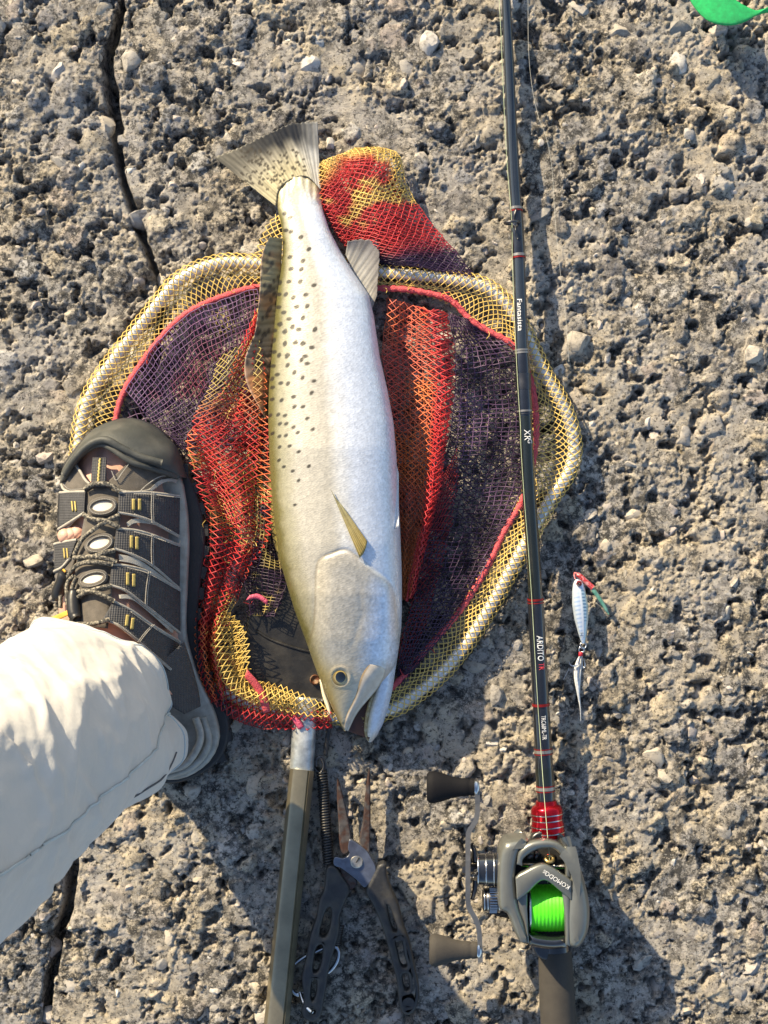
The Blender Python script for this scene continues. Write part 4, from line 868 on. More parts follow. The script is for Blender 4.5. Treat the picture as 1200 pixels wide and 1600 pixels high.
# cream windows of the tongue with their stitched rims
stitch = MB()
def stitches(pts, lift, step=2.6, closed=False, sz=.0012):
    q = spline(pts, max(int(np.linalg.norm(np.diff(np.array(pts, float), axis=0), axis=1).sum()/step), 4), closed)
    d_ = np.gradient(q, axis=0)
    for (x, y), e in zip(q, d_): stitch.add(*box_g(P(x, y, float(shoe_top(x, y))+lift), sz, .0006, .0005, math.atan2(-e[1], e[0])))
for cx_, cy_, ra, rb, ro in [(450, 605, 66, 38, -.15), (432, 822, 66, 38, -.3), (395, 1030, 66, 34, -.25)]:
    an = np.linspace(0, 2*math.pi, 28, endpoint=False); ring = lambda k: [(40+(cx_+k*(ra*math.cos(a)*math.cos(ro)-rb*math.sin(a)*math.sin(ro)))/3.75, 630+(cy_+k*(ra*math.cos(a)*math.sin(ro)+rb*math.sin(a)*math.cos(ro)))/3.75) for a in an]
    rr = np.linspace(.02, 1, 6); G = np.array([[(40+cx_/3.75)*(1-k)+x*k for x, y in ring(1)] for k in rr]), np.array([[(630+cy_/3.75)*(1-k)+y*k for x, y in ring(1)] for k in rr])
    w_ = MB().add(PN(G[0], G[1], shoe_top(G[0], G[1])+.0030), grid_faces(6, 28, False, True)).build('tongue_window', M_CREAM, sandal)
    q = np.array(ring(1.12)); MB().add(*tube_g(PN(q[:, 0], q[:, 1], shoe_top(q[:, 0], q[:, 1])+.0030), .0020, 8, True)).build('window_rim', M_NUB, w_)
    stitches(ring(1.14), .0052, 2.4, True, .0009)
for A, B in STR:
    a = c4(A); b = c4(B); stitches([(x, y+2.2) for x, y in a[1:]], .0062); stitches([(x, y-2.2) for x, y in b[1:]], .0062)
    stitches([a[2], ((a[2][0]+b[2][0])/2-1, (a[2][1]+b[2][1])/2), b[2]], .0066); stitches([(a[2][0]+3, a[2][1]), ((a[2][0]+b[2][0])/2+2, (a[2][1]+b[2][1])/2), (b[2][0]+3, b[2][1])], .0066)
stitches(c4([(665, 520), (720, 470), (790, 430), (870, 425)]), .0045); stitches(c4([(225, 480), (260, 505), (340, 500)]), .0045); stitches(c4([(505, 400), (530, 450), (570, 400), (605, 355)]), .0045)
s_ = stitch.build('stitching', M_LIN, sandal, smooth=False); s_['kind'] = 'stuff'
for pts in [[(345, 505), (380, 480), (430, 470), (500, 480), (550, 518)], [(338, 652), (400, 680), (470, 690), (548, 728)], [(548, 655), (470, 695), (400, 740), (330, 800), (285, 890)], [(283, 905), (380, 900), (460, 908), (532, 930)], [(520, 862), (450, 880), (380, 905)],
            [(510, 945), (400, 930), (310, 945), (255, 1000), (215, 1090)], [(300, 1105), (360, 1100), (430, 1115), (518, 1160)], [(500, 1068), (430, 1085), (350, 1110), (290, 1150)], [(270, 1290), (340, 1295), (410, 1290), (490, 1268)], [(285, 1010), (245, 1060), (245, 1180)], [(300, 1020), (272, 1090), (268, 1200)], [(205, 1100), (205, 1200)]]:
    q = spline(c4(pts), 26); ph = np.sin(np.linspace(0, math.pi, 26)); MB().add(*tube_g(PN(q[:, 0], q[:, 1], shoe_top(q[:, 0], q[:, 1])+.0058+.0012*ph), .0017, 8)).build('lace', M_LACE, sandal)
q = spline(c4([(235, 985), (215, 1040), (190, 1110), (175, 1150)]), 12); MB().add(*tube_g(PN(q[:, 0], q[:, 1], shoe_top(q[:, 0], q[:, 1])+.008), np.array([.003, .0045, .005, .0048, .0045, .0045, .0048, .005, .005, .0046, .004, .002]), 12)).build('cord_lock', M_BLK, sandal)
q = spline(c4([(285, 1090), (280, 1150), (285, 1230), (300, 1265)]), 12); MB().add(*tube_g(PN(q[:, 0], q[:, 1], shoe_top(q[:, 0], q[:, 1])+.008), np.array([.003, .004, .0045, .0048, .005, .005, .005, .005, .005, .005, .0045, .003]), 12)).build('cord_lock', M_BLK, sandal)
drape(c4([(192, 1030), (205, 985), (222, 970)]), c4([(205, 1040), (222, 1005), (236, 985)]), 10, 4, shoe_top, .012, .002).build('amber_tag', M_ORG, sandal)
drape(c4([(140, 1258), (200, 1232), (262, 1205)]), c4([(150, 1285), (210, 1262), (270, 1235)]), 10, 4, shoe_top, .010, .003).build('amber_tag', M_ORG, sandal)
# trouser leg
M_PANT = mat('off_white_cotton', (.52, .51, .49), .85, var=.05, vscale=30, bump=.35, bscale=55, bdist=.004, sheen=.25)
def trouser():
    hem = spline([(64, 964, .125), (112, 971, .130), (158, 984, .132), (202, 999, .125), (233, 1016, .113), (251, 1039, .100), (260, 1065, .088), (267, 1092, .080), (262, 1112, .074), (272, 1120, .066), (291, 1144, .058), (291, 1181, .050), (270, 1200, .045), (246, 1217, .045), (200, 1200, .050), (140, 1150, .065), (95, 1090, .085), (66, 1030, .105), (54, 985, .118)], 240, True)
    rings = [(.20, 106, 1133, 152, 150), (.27, 62, 1176, 156, 158), (.34, 12, 1222, 160, 170), (.42, -55, 1292, 165, 178), (.50, -175, 1345, 185, 185), (.60, -340, 1430, 215, 210), (.72, -570, 1590, 290, 285), (.84, -860, 1840, 410, 400)]
    n = 240; ph = math.atan2(-126, -106)+np.arange(n)*2*math.pi/n; R = [PN(hem[:, 0], hem[:, 1], hem[:, 2])]
    for z, cx_, cy_, rx, ry in rings: R.append(PN(cx_+rx*np.cos(ph), cy_+ry*np.sin(ph), np.full(n, z)))
    R = np.array(R); R[1] = R[1]*.93+.07*(R[0]-R[0].mean(0)+R[1].mean(0)); T = [0, .13, .22, .31, .42, .53, .66, .82, 1.0]
    m = 230; tt = np.linspace(0, 1, m)**1.35
    G = np.zeros((m, n, 3))
    for a in range(3):
        for j in range(n): G[:, j, a] = np.interp(tt, T, R[:, j, a])
    k = np.exp(-np.linspace(-2, 2, 13)**2); k /= k.sum()
    Gp = np.pad(G, ((6, 6), (0, 0), (0, 0)), mode='edge'); G = np.stack([sum(k[i]*Gp[i:i+m, :, a] for i in range(13)) for a in range(3)], -1); G[0] = R[0]
    G[1:6] = R[0]*(1-np.linspace(.1, 1, 5)**.9)[:, None, None]+G[1:6]*(np.linspace(.1, 1, 5)**.9)[:, None, None]
    ctr = G.mean(1, keepdims=True); rad = G-ctr; rad[..., 2] = 0; rad /= np.linalg.norm(rad, axis=2, keepdims=True)+1e-9
    s = (np.arange(n)/n*2*math.pi)[None]; zz = G[..., 2]
    w = .0028*np.sin(3*s+20*zz+3*fbm(np.cos(s)*2+0*zz, zz*9+np.sin(s)*2, 1, 3, 3))*sstep(.0, .06, tt)[:, None]
    w = w+.010*(fbm(np.cos(s)*1.1+zz*2, np.sin(s)*1.1+zz*6, 1.0, 2, 7)-.5)
    w = w+.0026*np.sin(2*s-zz*38+4*fbm(np.cos(s)*2, zz*6+np.sin(s), 1, 2, 5))*np.exp(-((zz-.19)/.09)**2)
    rdg = 1-np.abs(2*fbm(np.cos(s)*1.3+zz*7, np.sin(s)*1.3-zz*9, 1.8, 3, 19)-1); w = w+.0022*np.clip(rdg-.72, 0, 1)/.28*sstep(.08, .2, tt)[:, None]
    rc = random.Random(41); per = s*.062
    for _ in range(34):     # sharp little creases
        z0 = .07+.42*rc.random()**1.5; s0 = rc.uniform(0, .39); an = rc.choice((.35, .8, 2.4, 2.75))+rc.uniform(-.25, .25); ln = rc.uniform(.02, .07); wd_ = rc.uniform(.0022, .0045); am = rc.uniform(.0010, .0026)
        ds = (per-s0+.195) % .39-.195; dz = zz-z0; al = ds*math.cos(an)+dz*math.sin(an); ac = -ds*math.sin(an)+dz*math.cos(an)+.15*al*al/ln
        w = w+am*(np.exp(-(ac/wd_)**2)-.6*np.exp(-((ac-2.2*wd_)/(1.4*wd_))**2))*np.exp(-(al/ln)**4)
    G = G+rad*(w*sstep(-.05, .06, tt)[:, None])[..., None]
    mb = MB().add(G.reshape(-1, 3), grid_faces(m, n, False, True, flip=True))
    inner = ctr+(G-ctr)*np.array([.965, .965, 1]); mb.add(inner[:40].reshape(-1, 3), grid_faces(40, n, False, True))
    mb.add(np.vstack([G[0], inner[0]]), [(j, j+n, (j+1) % n+n, (j+1) % n) for j in range(n)])
    o = mb.build('trouser_leg', M_PANT, person)
    M_SEAM = mat('seam_thread', (.46, .52, .55), .85, var=.2, bump=.3); M_DK = mat('dark_thread', (.10, .11, .13), .85, bump=.2)
    j = int(np.argmin(np.hypot(hem[:, 0]-262, hem[:, 1]-1112))); MB().add(*tube_g(G[3:170, j]+rad[3:170, j]*.0006, .0008, 6)).build('seam', M_SEAM, o)
    j2 = (j+20) % n; qq = np.array([G[28+4*i, (j2+int(i*1.3)-4) % n]+rad[28+4*i, (j2+int(i*1.3)-4) % n]*.0006 for i in range(12)]); MB().add(*tube_g(spline(qq, 40), .0006, 5)).build('loose_thread', M_DK, o)
    hq = G[9]+rad[9]*.0004; MB().add(*tube_g(hq, .0006, 5, True)).build('hem_stitch', M_SEAM, o)
trouser()
# ------------------------------------------------------------------ fishing rod
c6 = lambda pts: [(640+x/3.75, 1180+y/3.75) for x, y in pts]
c7 = lambda pts: [(390+x/3.3333, 1120+y/3.3333) for x, y in pts]
c8 = lambda pts: [(860+x/6.15, 880+y/6.15) for x, y in pts]
M_SLATE = mat('slate_lacquer', (.020, .027, .037), .2, .0, var=.15, vscale=40, bump=.05, coat=.8)
M_BUTT = mat('black_green_lacquer', (.010, .013, .010), .2, .0, var=.2, vscale=40, bump=.05, coat=.8)
M_WRAP = mat('black_thread_wrap', (.012, .013, .017), .14, var=.2, bump=.1, coat=1)
M_STEEL = mat('polished_steel', (.60, .60, .60), .22, 1, var=.1, bump=.05)
M_DSTEEL = mat('dark_steel', (.10, .10, .105), .35, .9, var=.2, bump=.1)
M_GREYB = mat('grey_band', (.30, .29, .27), .3, .6, bump=.05)
M_REDB = mat('red_band', (.30, .02, .018), .25, .5, bump=.05)
M_REDA = mat('red_anodised', (.50, .012, .025), .22, .85, var=.1, bump=.06)
M_EVA = mat('eva_grip', (.045, .040, .034), .82, var=.2, vscale=120, bump=.5, bscale=900, bdist=.0004)
M_WTXT = mat('white_print', (.75, .75, .74), .4, var=.05, bump=0)
M_RTXT = mat('red_print', (.60, .05, .06), .4, var=.05, bump=0)
rod = thing('fishing_rod', 'glossy black baitcasting rod with red trim lying across the net rim', 'fishing rod', P(845, 1100, .005))
RC = np.array([(-900, 752, 4.5, .0085), (-300, 778, 6.2, .0092), (0, 791, 7, .0105), (105, 795.5, 8, .0112), (210, 800, 8.6, .0125), (315, 806, 9, .0145), (407, 811, 9.5, .0185), (540, 815, 10.2, .0245), (650, 820.5, 10.4, .0262), (775, 827, 10.8, .0262), (897, 835, 11, .0245), (939, 837, 11.4, .0228), (1070, 843.5, 12, .0198), (1175, 849, 12.6, .0185), (1251, 853.5, 13, .0185), (1311, 857, 13, .0187), (1484, 867, 26, .0195), (1560, 870.5, 28, .0195), (1700, 878, 28, .0195), (1900, 889, 28, .0190)])
def rod_at(py): return np.interp(py, RC[:, 0], RC[:, 1]), np.interp(py, RC[:, 0], RC[:, 2]), np.interp(py, RC[:, 0], RC[:, 3])
def rod_sec(name, a, b, m, k=1.0, parent=None, n=None, shape=None):
    yy = np.linspace(a, b, n or max(int(abs(b-a)/6), 6)); x, r, z = rod_at(yy); p = PN(x, yy, z); rr = r*S*(H-z)/H*k
    if shape is not None: rr = rr*np.interp(np.linspace(0, 1, len(yy)), *shape)
    return MB().add(*tube_g(p, rr, 28)).build(name, m, parent or rod, sharp=50)
rod_sec('blank', -900, 650, M_SLATE)
rod_sec('butt_blank', 648, 1255, M_BUTT)
RND2 = ([0, .08, .92, 1], [.93, 1, 1, .93])
for a, b in [(330, 397), (553, 586), (607, 643)]: rod_sec('thread_wrap', a, b, M_WRAP, 1.12, shape=RND2)
for a, b, m in [(324, 328, M_GREYB), (397, 401, M_GREYB), (402, 404, M_REDB), (329, 331, M_REDB), (546, 549, M_GREYB), (550, 553, M_GREYB), (641, 644, M_GREYB), (646, 648, M_DSTEEL)]: rod_sec('trim_ring', a, b, m, 1.16, n=6)
rod_sec('ferrule', 584, 609, M_DSTEEL, 1.18, shape=([0, .05, .15, .9, 1], [1.08, 1.1, 1, 1, .95]))
rod_sec('grip_sleeve', 936, 1100, M_WRAP, 1.10, shape=RND2); rod_sec('grip_sleeve', 1102, 1252, M_WRAP, 1.10, shape=RND2)
for a, b, m in [(935, 938, M_REDB), (941, 942.5, M_REDB), (1099, 1103, M_REDB), (1169, 1170.5, M_REDB), (1171, 1176, M_GREYB), (1177, 1178.5, M_REDB), (1227, 1228.5, M_REDB), (1229, 1234, M_GREYB), (1235, 1236.5, M_REDB)]: rod_sec('trim_ring', a, b, m, 1.16, n=6)
rod_sec('grip_band', 1199, 1226, M_BUTT, 1.14)
nut = MB().add(*lathe_g(PN(853.5, 1251, .0185), PN(857, 1312, .0187), [(0, .0060), (0, .0080), (.10, .0084), (.14, .0108), (.20, .0120), (.36, .0124), (.44, .0117), (.52, .0119), (.62, .0126), (.92, .0128), (1, .0112), (1, .006)], 40)).build('locking_nut', M_REDA, rod, sharp=40)
for t, r in ((.33, .0124), (.48, .0118), (.64, .0127), (.80, .0129), (.93, .0128)):
    a = np.array(P(853.5, 1251, .0185))*(1-t)+np.array(P(857, 1312, .0187))*t; ax = np.array(P(857, 1312, .0187))-np.array(P(853.5, 1251, .0185)); ax /= np.linalg.norm(ax)
    MB().add(*lathe_g(a-ax*.0004, a+ax*.0004, [(0, r+.0001), (.5, r+.0004), (1, r+.0001)], 36)).build('nut_ring', M_STEEL, nut)
rod_sec('reel_seat', 1306, 1490, M_WRAP, .95)
rod_sec('handle_grip', 1484, 1900, M_EVA, 1.0, shape=([0, .02, .1, 1], [.96, 1, 1, .96]))
def rod_text(s, py, size, m, off=0.0, name='lettering', stretch=1.0, k=1.13):
    v, f = text_mesh(s, size); x0, r0, z0 = rod_at(py); 
    yy = py+v[:, 0]*stretch/S; x, r, z = rod_at(yy); R = r*S*k+.00025; ac = np.clip(v[:, 1]+off, -R*.97, R*.97)
    p = PN(x, yy, z); p[:, 0] += ac; p[:, 2] = z+np.sqrt(R*R-ac*ac)
    MB().add(p, f).build(name, m, rod, smooth=False)
rod_text('Fantasista', 493, .0052, M_WTXT, -.0012, stretch=1.25, k=1.0)
rod_text('XR', 680, .0070, M_WTXT, .0003, stretch=.9, k=1.0); rod_text('G', 690, .005, M_WTXT, .0020, k=1.0)
rod_text('ARDITO', 1012, .0066, M_WTXT, .0008, stretch=.80, k=1.10); rod_text('ARDITO', 1012, .0066, M_WTXT, .0010, stretch=.80, k=1.105)
rod_text('TR', 1040, .0062, M_RTXT, .0012, stretch=.75, k=1.10)
rod_text('TRC68ML-TR', 1135, .0050, M_WTXT, .0006, stretch=.66, k=1.10)
def ring_g(c, axis_, R, r, n=28, s=8):
    a_ = Vector(axis_).normalized(); u = a_.orthogonal().normalized(); w = a_.cross(u); an = np.arange(n)*2*math.pi/n; be = np.arange(s)*2*math.pi/s
    c = np.array(c); u = np.array(u); w = np.array(w); a_ = np.array(a_)
    d_ = np.cos(an)[:, None]*u+np.sin(an)[:, None]*w
    v = c+d_[:, None, :]*(R+r*np.cos(be))[None, :, None]+a_[None, None]*(r*np.sin(be))[None, :, None]
    return v.reshape(-1, 3), grid_faces(n, s, True, True)
gx0, gr0, gz0 = rod_at(349); gc = np.array(P(gx0-8, 348, gz0+.0075))
guide = MB().add(*ring_g(gc, (-.05, 1, 0), .0055, .0011)).build('line_guide', M_DSTEEL, rod)
for dy in (-22, 24):
    x, r, z = rod_at(349+dy); MB().add(*tube_g(spline([tuple(P(x, 349+dy, z+.0058)), tuple(P(x-3, 349+dy*.5, z+.0065)), tuple(gc+np.array([.003, -dy*.00004, -.004]))], 12), .0008, 6)).build('guide_foot', M_DSTEEL, guide)
# ------------------------------------------------------------------ baitcasting reel
M_REEL = mat('grey_green_paint', (.175, .182, .168), .34, .5, var=.12, vscale=60, bump=.08, bscale=500, coat=.15)
M_LINEG = mat('neon_green_braid', (.10, .82, .015), .45, var=.15, vscale=200, bump=.1)
M_KNOB = mat('shaded_knob_rubber', (.006, .006, .008), .75, var=.2, bump=.3, bscale=900, spec=.2)
M_BRASS = mat('brass_ring', (.55, .40, .16), .28, .8, bump=.05)
reel = thing('baitcasting_reel', 'grey-green baitcasting reel with neon green line mounted on the rod handle', 'fishing reel', P(850, 1400, .020))
def dome(name, pts, z1, depth, bev, m, parent=reel, n=70, res=5): v, f = px_plate([spline(c6(pts), n, True)], z1, depth, bev, res); return MB().add(v, f).build(name, m, parent, sharp=30)
floor_ = dome('frame', [(600, 560), (700, 520), (800, 515), (900, 560), (945, 700), (950, 900), (940, 1090), (800, 1120), (690, 1100), (620, 940), (590, 760)], .042, .018, .003, M_BLACK)
dome('foot', [(720, 470), (900, 470), (905, 700), (905, 1150), (730, 1150), (720, 700)], .030, .010, .002, M_DSTEEL)
dome('gear_housing', [(520, 700), (526, 620), (538, 560), (568, 515), (640, 501), (700, 508), (665, 545), (634, 620), (622, 740), (640, 880), (672, 980), (692, 1060), (692, 1112), (648, 1100), (612, 1030), (575, 940), (528, 905), (520, 800)], .064, .034, .006, M_REEL, n=110)
dome('side_plate', [(905, 530), (960, 585), (1010, 680), (1045, 800), (1063, 920), (1056, 1030), (1030, 1100), (995, 1140), (950, 1138), (925, 1090), (918, 960), (930, 820), (935, 700), (920, 600)], .066, .036, .0085, M_REEL, n=110, res=7)
zt = lambda x, y: .0625+0*x
def arch(name, A, B, z, bul, m, th=.008, nu=50, nv=10): return drape(c6(A), c6(B), nu, nv, lambda x, y: z+0*x, 0, th, bul).build(name, m, reel)
arch('front_arch', [(628, 640), (642, 560), (700, 512), (790, 496), (870, 512), (925, 565), (945, 640), (948, 720)], [(660, 650), (668, 605), (740, 556), (800, 545), (852, 553), (900, 605), (912, 650), (916, 720)], .0625, .0022, M_REEL)
br = arch('bridge', [(622, 720), (660, 690), (785, 640), (905, 705), (950, 735)], [(630, 850), (690, 808), (785, 732), (890, 802), (950, 850)], .0645, .0016, M_REEL)
arch('window_frame', [(892, 790), (905, 900), (912, 1040), (915, 1110)], [(945, 760), (948, 900), (945, 1040), (940, 1120)], .0620, .002, M_REEL)
arch('window_frame', [(625, 800), (640, 900), (672, 990), (690, 1100)], [(690, 810), (690, 900), (695, 990), (700, 1100)], .0600, .0012, M_REEL)
arch('thumb_bar', [(692, 1045), (760, 1062), (840, 1070), (925, 1064)], [(700, 1112), (760, 1128), (840, 1136), (922, 1128)], .0560, .0035, M_WRAP, .010)
tv, tf = text_mesh('KOMODO', .0046, .0001); tv[:, 0] *= 1.0
def place_text(v, f, px, py, z, dir_px, m, parent, name='lettering', jit=0):
    d_ = np.array([dir_px[0], -dir_px[1]], float); d_ /= np.hypot(*d_); n_ = np.array([-d_[1], d_[0]]); c = np.array(P(px, py, z))
    p = np.stack([c[0]+v[:, 0]*d_[0]+v[:, 1]*n_[0], c[1]+v[:, 0]*d_[1]+v[:, 1]*n_[1], c[2]+v[:, 2]], -1); return MB().add(p, f).build(name, m, parent, smooth=False)
place_text(tv, tf, 640+866/3.75, 1180+732/3.75, .0664, (-135, -86), M_WTXT, br)
tv, tf = text_mesh('SS', .0036, .0001); place_text(tv, tf, 640+795/3.75, 1180+684/3.75, .0664, (-135, -86), M_WTXT, br)
# spool, wound line
def spool():
    yc = 1418; zc = .0415; R = .0170; o = None
    n = 130; prof = [(t, R+.00022*abs(math.sin(t*math.pi*44))+.0005*math.sin(t*math.pi)+.00012*math.sin(t*57)) for t in np.linspace(0, 1, 180)]
    o = MB().add(*lathe_g(P(827, yc, zc), P(879.5, yc, zc), prof, 64)).build('wound_line', M_LINEG, reel)
    for x in (825.5, 880.5): MB().add(*lathe_g(P(x-1.3, yc, zc), P(x+1.3, yc, zc), [(0, .0170), (0, .0186), (.5, .0189), (1, .0186), (1, .0170)], 64)).build('spool_flange', M_STEEL, reel, sharp=40)
spool()
MB().add(*tube_g(PN([815, 850, 884], [1351, 1352.5, 1354], [.054]*3), .0018, 12)).build('levelwind_bar', M_STEEL, reel)
lw = MB().add(*ring_g(P(858.5, 1342, .0575), (0, .75, .66), .0028, .0014)).build('line_eye', M_BRASS, reel)
MB().add(*box_g(P(858, 1345, .051), .011, .007, .009)).build('levelwind_carriage', M_BLACK, reel)
for px_, w_ in ((828, .007), (838, .004)): MB().add(*box_g(P(px_, 1337, .048), w_, .006, .008)).build('gear_post', M_DSTEEL, reel)
# handle side
kn = MB().add(*lathe_g(P(781, 1359, .044), P(744, 1359, .044), [(0, .0105), (.1, .0122), (.22, .0123), (.24, .0112), (.30, .0112), (.32, .0122), (.55, .0124), (.58, .0114), (.64, .0114), (.67, .0120), (.92, .0116), (1, .0102)], 40)).build('star_drag', M_WRAP, reel, sharp=35)
for t in (.05, .28, .61, .95): a = P(781-37*t, 1359, .044); MB().add(*ring_g(a, (1, 0, 0), .0116+.0004*math.sin(9*t), .0008, 40)).build('drag_ring', M_STEEL, kn)
for i in range(30):
    a = i*2*math.pi/30; MB().add(*box_g(np.array(P(778.5, 1359, .044))+[0, .0125*math.cos(a), .0125*math.sin(a)], .0018, .0012, .0012)).build('drag_click_bead', M_STEEL, kn, smooth=False)
k2 = MB().add(*lathe_g(P(781, 1406, .042), P(754, 1406, .042), [(0, .0084), (.1, .0092), (.7, .0092), (.78, .0086), (.9, .0086), (1, .0072)], 36)).build('cast_control', M_DSTEEL, reel, sharp=35)
for t in (.06, .72, .92): MB().add(*ring_g(P(781-27*t, 1406, .042), (1, 0, 0), .0088, .0007, 36)).build('control_ring', M_STEEL, k2)
for i in range(28):
    a = i*2*math.pi/28; MB().add(*box_g(np.array(P(770, 1406, .042))+[0, .0092*math.cos(a), .0092*math.sin(a)], .0055, .0009, .0009)).build('knurl', M_STEEL, k2, smooth=False)
q = spline(c6([(392, 160), (398, 250), (394, 360), (372, 410), (345, 460), (342, 600), (342, 760), (345, 880), (375, 940), (402, 1000), (412, 1100), (414, 1215)]), 70)
tn_ = np.gradient(q, axis=0); tn_ /= np.linalg.norm(tn_, axis=1)[:, None]; nn_ = np.stack([-tn_[:, 1], tn_[:, 0]], -1)
wz = np.interp(np.arange(70), [0, 8, 30, 40, 61, 69], [.005, .004, .008, .008, .004, .005]); V = []
for sx, sz in ((-1, -1), (-1, 1), (1, 1), (1, -1)): V.append(PN(q[:, 0]+nn_[:, 0]*3.9*sx, q[:, 1]+nn_[:, 1]*3.9*sx, .046+wz*sz))
V = np.stack(V, 1).reshape(-1, 3); crank = MB().add(V, grid_faces(70, 4, False, True)+[(0, 1, 2, 3), (279, 278, 277, 276)]).build('crank_arm', mat('crank_alloy', (.30, .28, .25), .35, .8, bump=.1), reel, smooth=False)
MB().add(*lathe_g(P(744, 1357, .045), P(722, 1357, .045), [(0, .0035), (.4, .0035), (.42, .0052), (.8, .0052), (1, .0044)], 6)).build('crank_nut', M_DSTEEL, crank, smooth=False)
for k_ in range(5):
    a = k_*1.2566+.3; st0 = np.array(P(743, 1359, .044)); d_ = np.array([0, math.cos(a), math.sin(a)]); MB().add(*tube_g([st0+d_*.008, st0+d_*.016+[-.001, 0, 0], st0+d_*.022+[-.003, 0, 0]], [.0022, .0018, .0014], 8)).build('star_arm', M_DSTEEL, kn)
def knob(y, m, x0, x1, tw):
    a = P(x0, y, .046); b = P(x1, y, .046)
    v, f = lathe_g(a, b, [(0, .0045), (.0, .0062), (.10, .0066), (.13, .0060), (.17, .0066), (.24, .0070), (.3, .0068), (.5, .0082), (.7, .0108), (.86, .0122), (.95, .0118), (1, .0098), (1, .004)], 40)
    c = np.array(a); v[:, 2] = c[2]+(v[:, 2]-c[2])*.72
    return MB().add(v, f).build('handle_knob', m, crank, sharp=45)
knob(1230, M_KNOB, 744, 667, 0); knob(1484.5, M_EVA, 746, 671, 1)  # shade painted into the upper knob's black, sunlight into the lower's brown
for x_, y_ in ((744, 1230), (748, 1484.5)): MB().add(*lathe_g(P(x_+5, y_, .046), P(x_-3, y_, .046), [(0, .0030), (.3, .0062), (.7, .0066), (1, .006)], 24)).build('knob_bearing', M_STEEL, crank)
# line from the spool along the rod
M_LINE = mat('pale_green_line', (.48, .54, .34), .4, var=.1, bump=0)
lp = [(856, 1380, .0580), (858.5, 1342, .0578), (855, 1300, .050), (850, 1240, .0385)]
for y_, o_ in ((1150, -4), (1070, -5), (1000, -5.5), (930, -6), (860, -7), (780, -8), (700, -9), (665, -8), (600, -9), (480, -10), (400, -10)):
    x, r, z = rod_at(y_); lp.append((x+o_, y_, z+r*S*math.sqrt(max(1-(o_/r/1.15)**2, 0))*1.12+.0010))
lp += [(gx0-8, 348, gz0+.0075), (792, 250, gz0+.006), (786, 130, .022), (780, 0, .020), (760, -300, .014)]
lp = np.array(lp); q = spline(PN(lp[:, 0], lp[:, 1], lp[:, 2]), 140); MB().add(*tube_g(q, .00023, 6)).build('running_line', M_LINE, reel)
# ------------------------------------------------------------------ loose line on the concrete
q = spline([(824, -120), (825, 0), (826, 80), (832, 140), (842, 185), (852, 210), (862, 260), (868, 350), (876, 430), (882, 480), (887, 530), (889, 565)], 200)
zz = np.convolve(np.pad(gmax_px(q[:, 0], q[:, 1]), 8, mode='edge'), np.ones(17)/17, 'valid')+.0035
tag(MB().add(*tube_g(PN(q[:, 0], q[:, 1], zz), .00015, 5)).build('fishing_line', mat('clear_line', (.55, .54, .48), .25, var=.1, bump=0), None), 'thin pale fishing line lying loose on the concrete beside the rod', 'fishing line')
# ------------------------------------------------------------------ metal jig lure
lure = thing('fishing_lure', 'small pearly blue metal jig with red eye and feathered hook', 'lure', P(905, 960, .004))
M_LURE = mat('pearl_foil', rough=.2, metal=.35, var=.08, bump=.05, attr=True, coat=.8)
LR = np.array([(152, 258, 268), (165, 232, 294), (200, 217, 318), (270, 208, 338), (400, 208, 363), (540, 229, 366), (680, 268, 350), (745, 290, 338), (772, 304, 328)], float)
def lure_body():
    yy = np.linspace(152, 772, 120); l = np.interp(yy, LR[:, 0], LR[:, 1]); r = np.interp(yy, LR[:, 0], LR[:, 2]); na = 48; th = np.arange(na)*2*math.pi/na
    px = (l+r)[:, None]/2+(r-l)[:, None]/2*np.sign(np.cos(th))*np.abs(np.cos(th))**.9; py = np.repeat(yy[:, None], na, 1)
    hb = .0052*np.clip(np.sin((yy-140)/650*math.pi), .1, 1)**.6; z = .0115+hb[:, None]*np.sign(np.sin(th))*np.abs(np.sin(th))**1.1
    t = (px-l[:, None])/(r-l)[:, None]; bars = .5+.5*np.sin(py*2*math.pi/41+px*.03)
    c = lerp3((.60, .70, .82), (.40, .52, .74), sstep(.45, .8, bars)*sstep(.08, .2, t)*(1-sstep(.52, .6, t))*sstep(260, 330, py))
    c = lerp3(c, (.80, .84, .88), np.exp(-((t-.60)/.05)**2)); rb = .5+.5*np.sin(py*2*math.pi/32)
    c = lerp3(c, lerp3((.42, .56, .64), (.10, .20, .32), sstep(.5, .75, rb)*(1-sstep(520, 600, py))), sstep(.64, .70, t)*(1-sstep(.86, .92, t)))
    c = lerp3(c, (.62, .74, .70), sstep(.88, .95, t)); c = lerp3(c, (.66, .72, .80), 1-sstep(220, 270, py))
    q = c8(np.stack([px.ravel(), py.ravel()], -1)); q = np.array(q)
    f = grid_faces(120, na, False, True)+[tuple(range(na))[::-1], tuple(range(119*na, 120*na))]
    return MB().add(PN(q[:, 0], q[:, 1], z.ravel()), f, c.reshape(-1, 3)).build('body', M_LURE, lure)
lb = lure_body()
e_ = c8([(275, 196)])[0]; ey_ = MB().add(*lathe_g(P(*e_, .0135), P(*e_, .0172), [(0, .0023), (.7, .0021), (1, .0012)], 20)).build('eye', mat('red_eye', (.22, .015, .02), .2, coat=1, bump=0), lure)
MB().add(*lathe_g(P(*e_, .0168), P(*e_, .0177), [(0, .0012), (1, .0009)], 16)).build('pupil', mat('eye_black', (.01, .01, .01), .2, coat=1, bump=0), ey_)
M_INK = mat('dark_ink', (.03, .05, .09), .5, bump=0)
tv, tf = text_mesh('Hi', .0042, .0001); pt_ = c8([(298, 690)])[0]; place_text(tv, tf, pt_[0], pt_[1], .0166, (0, 1), M_INK, lb)
MB().add(*ring_g(P(*c8([(315, 788)])[0], .0125), (.2, .1, 1), .0024, .0006)).build('split_ring', M_STEEL, lure)
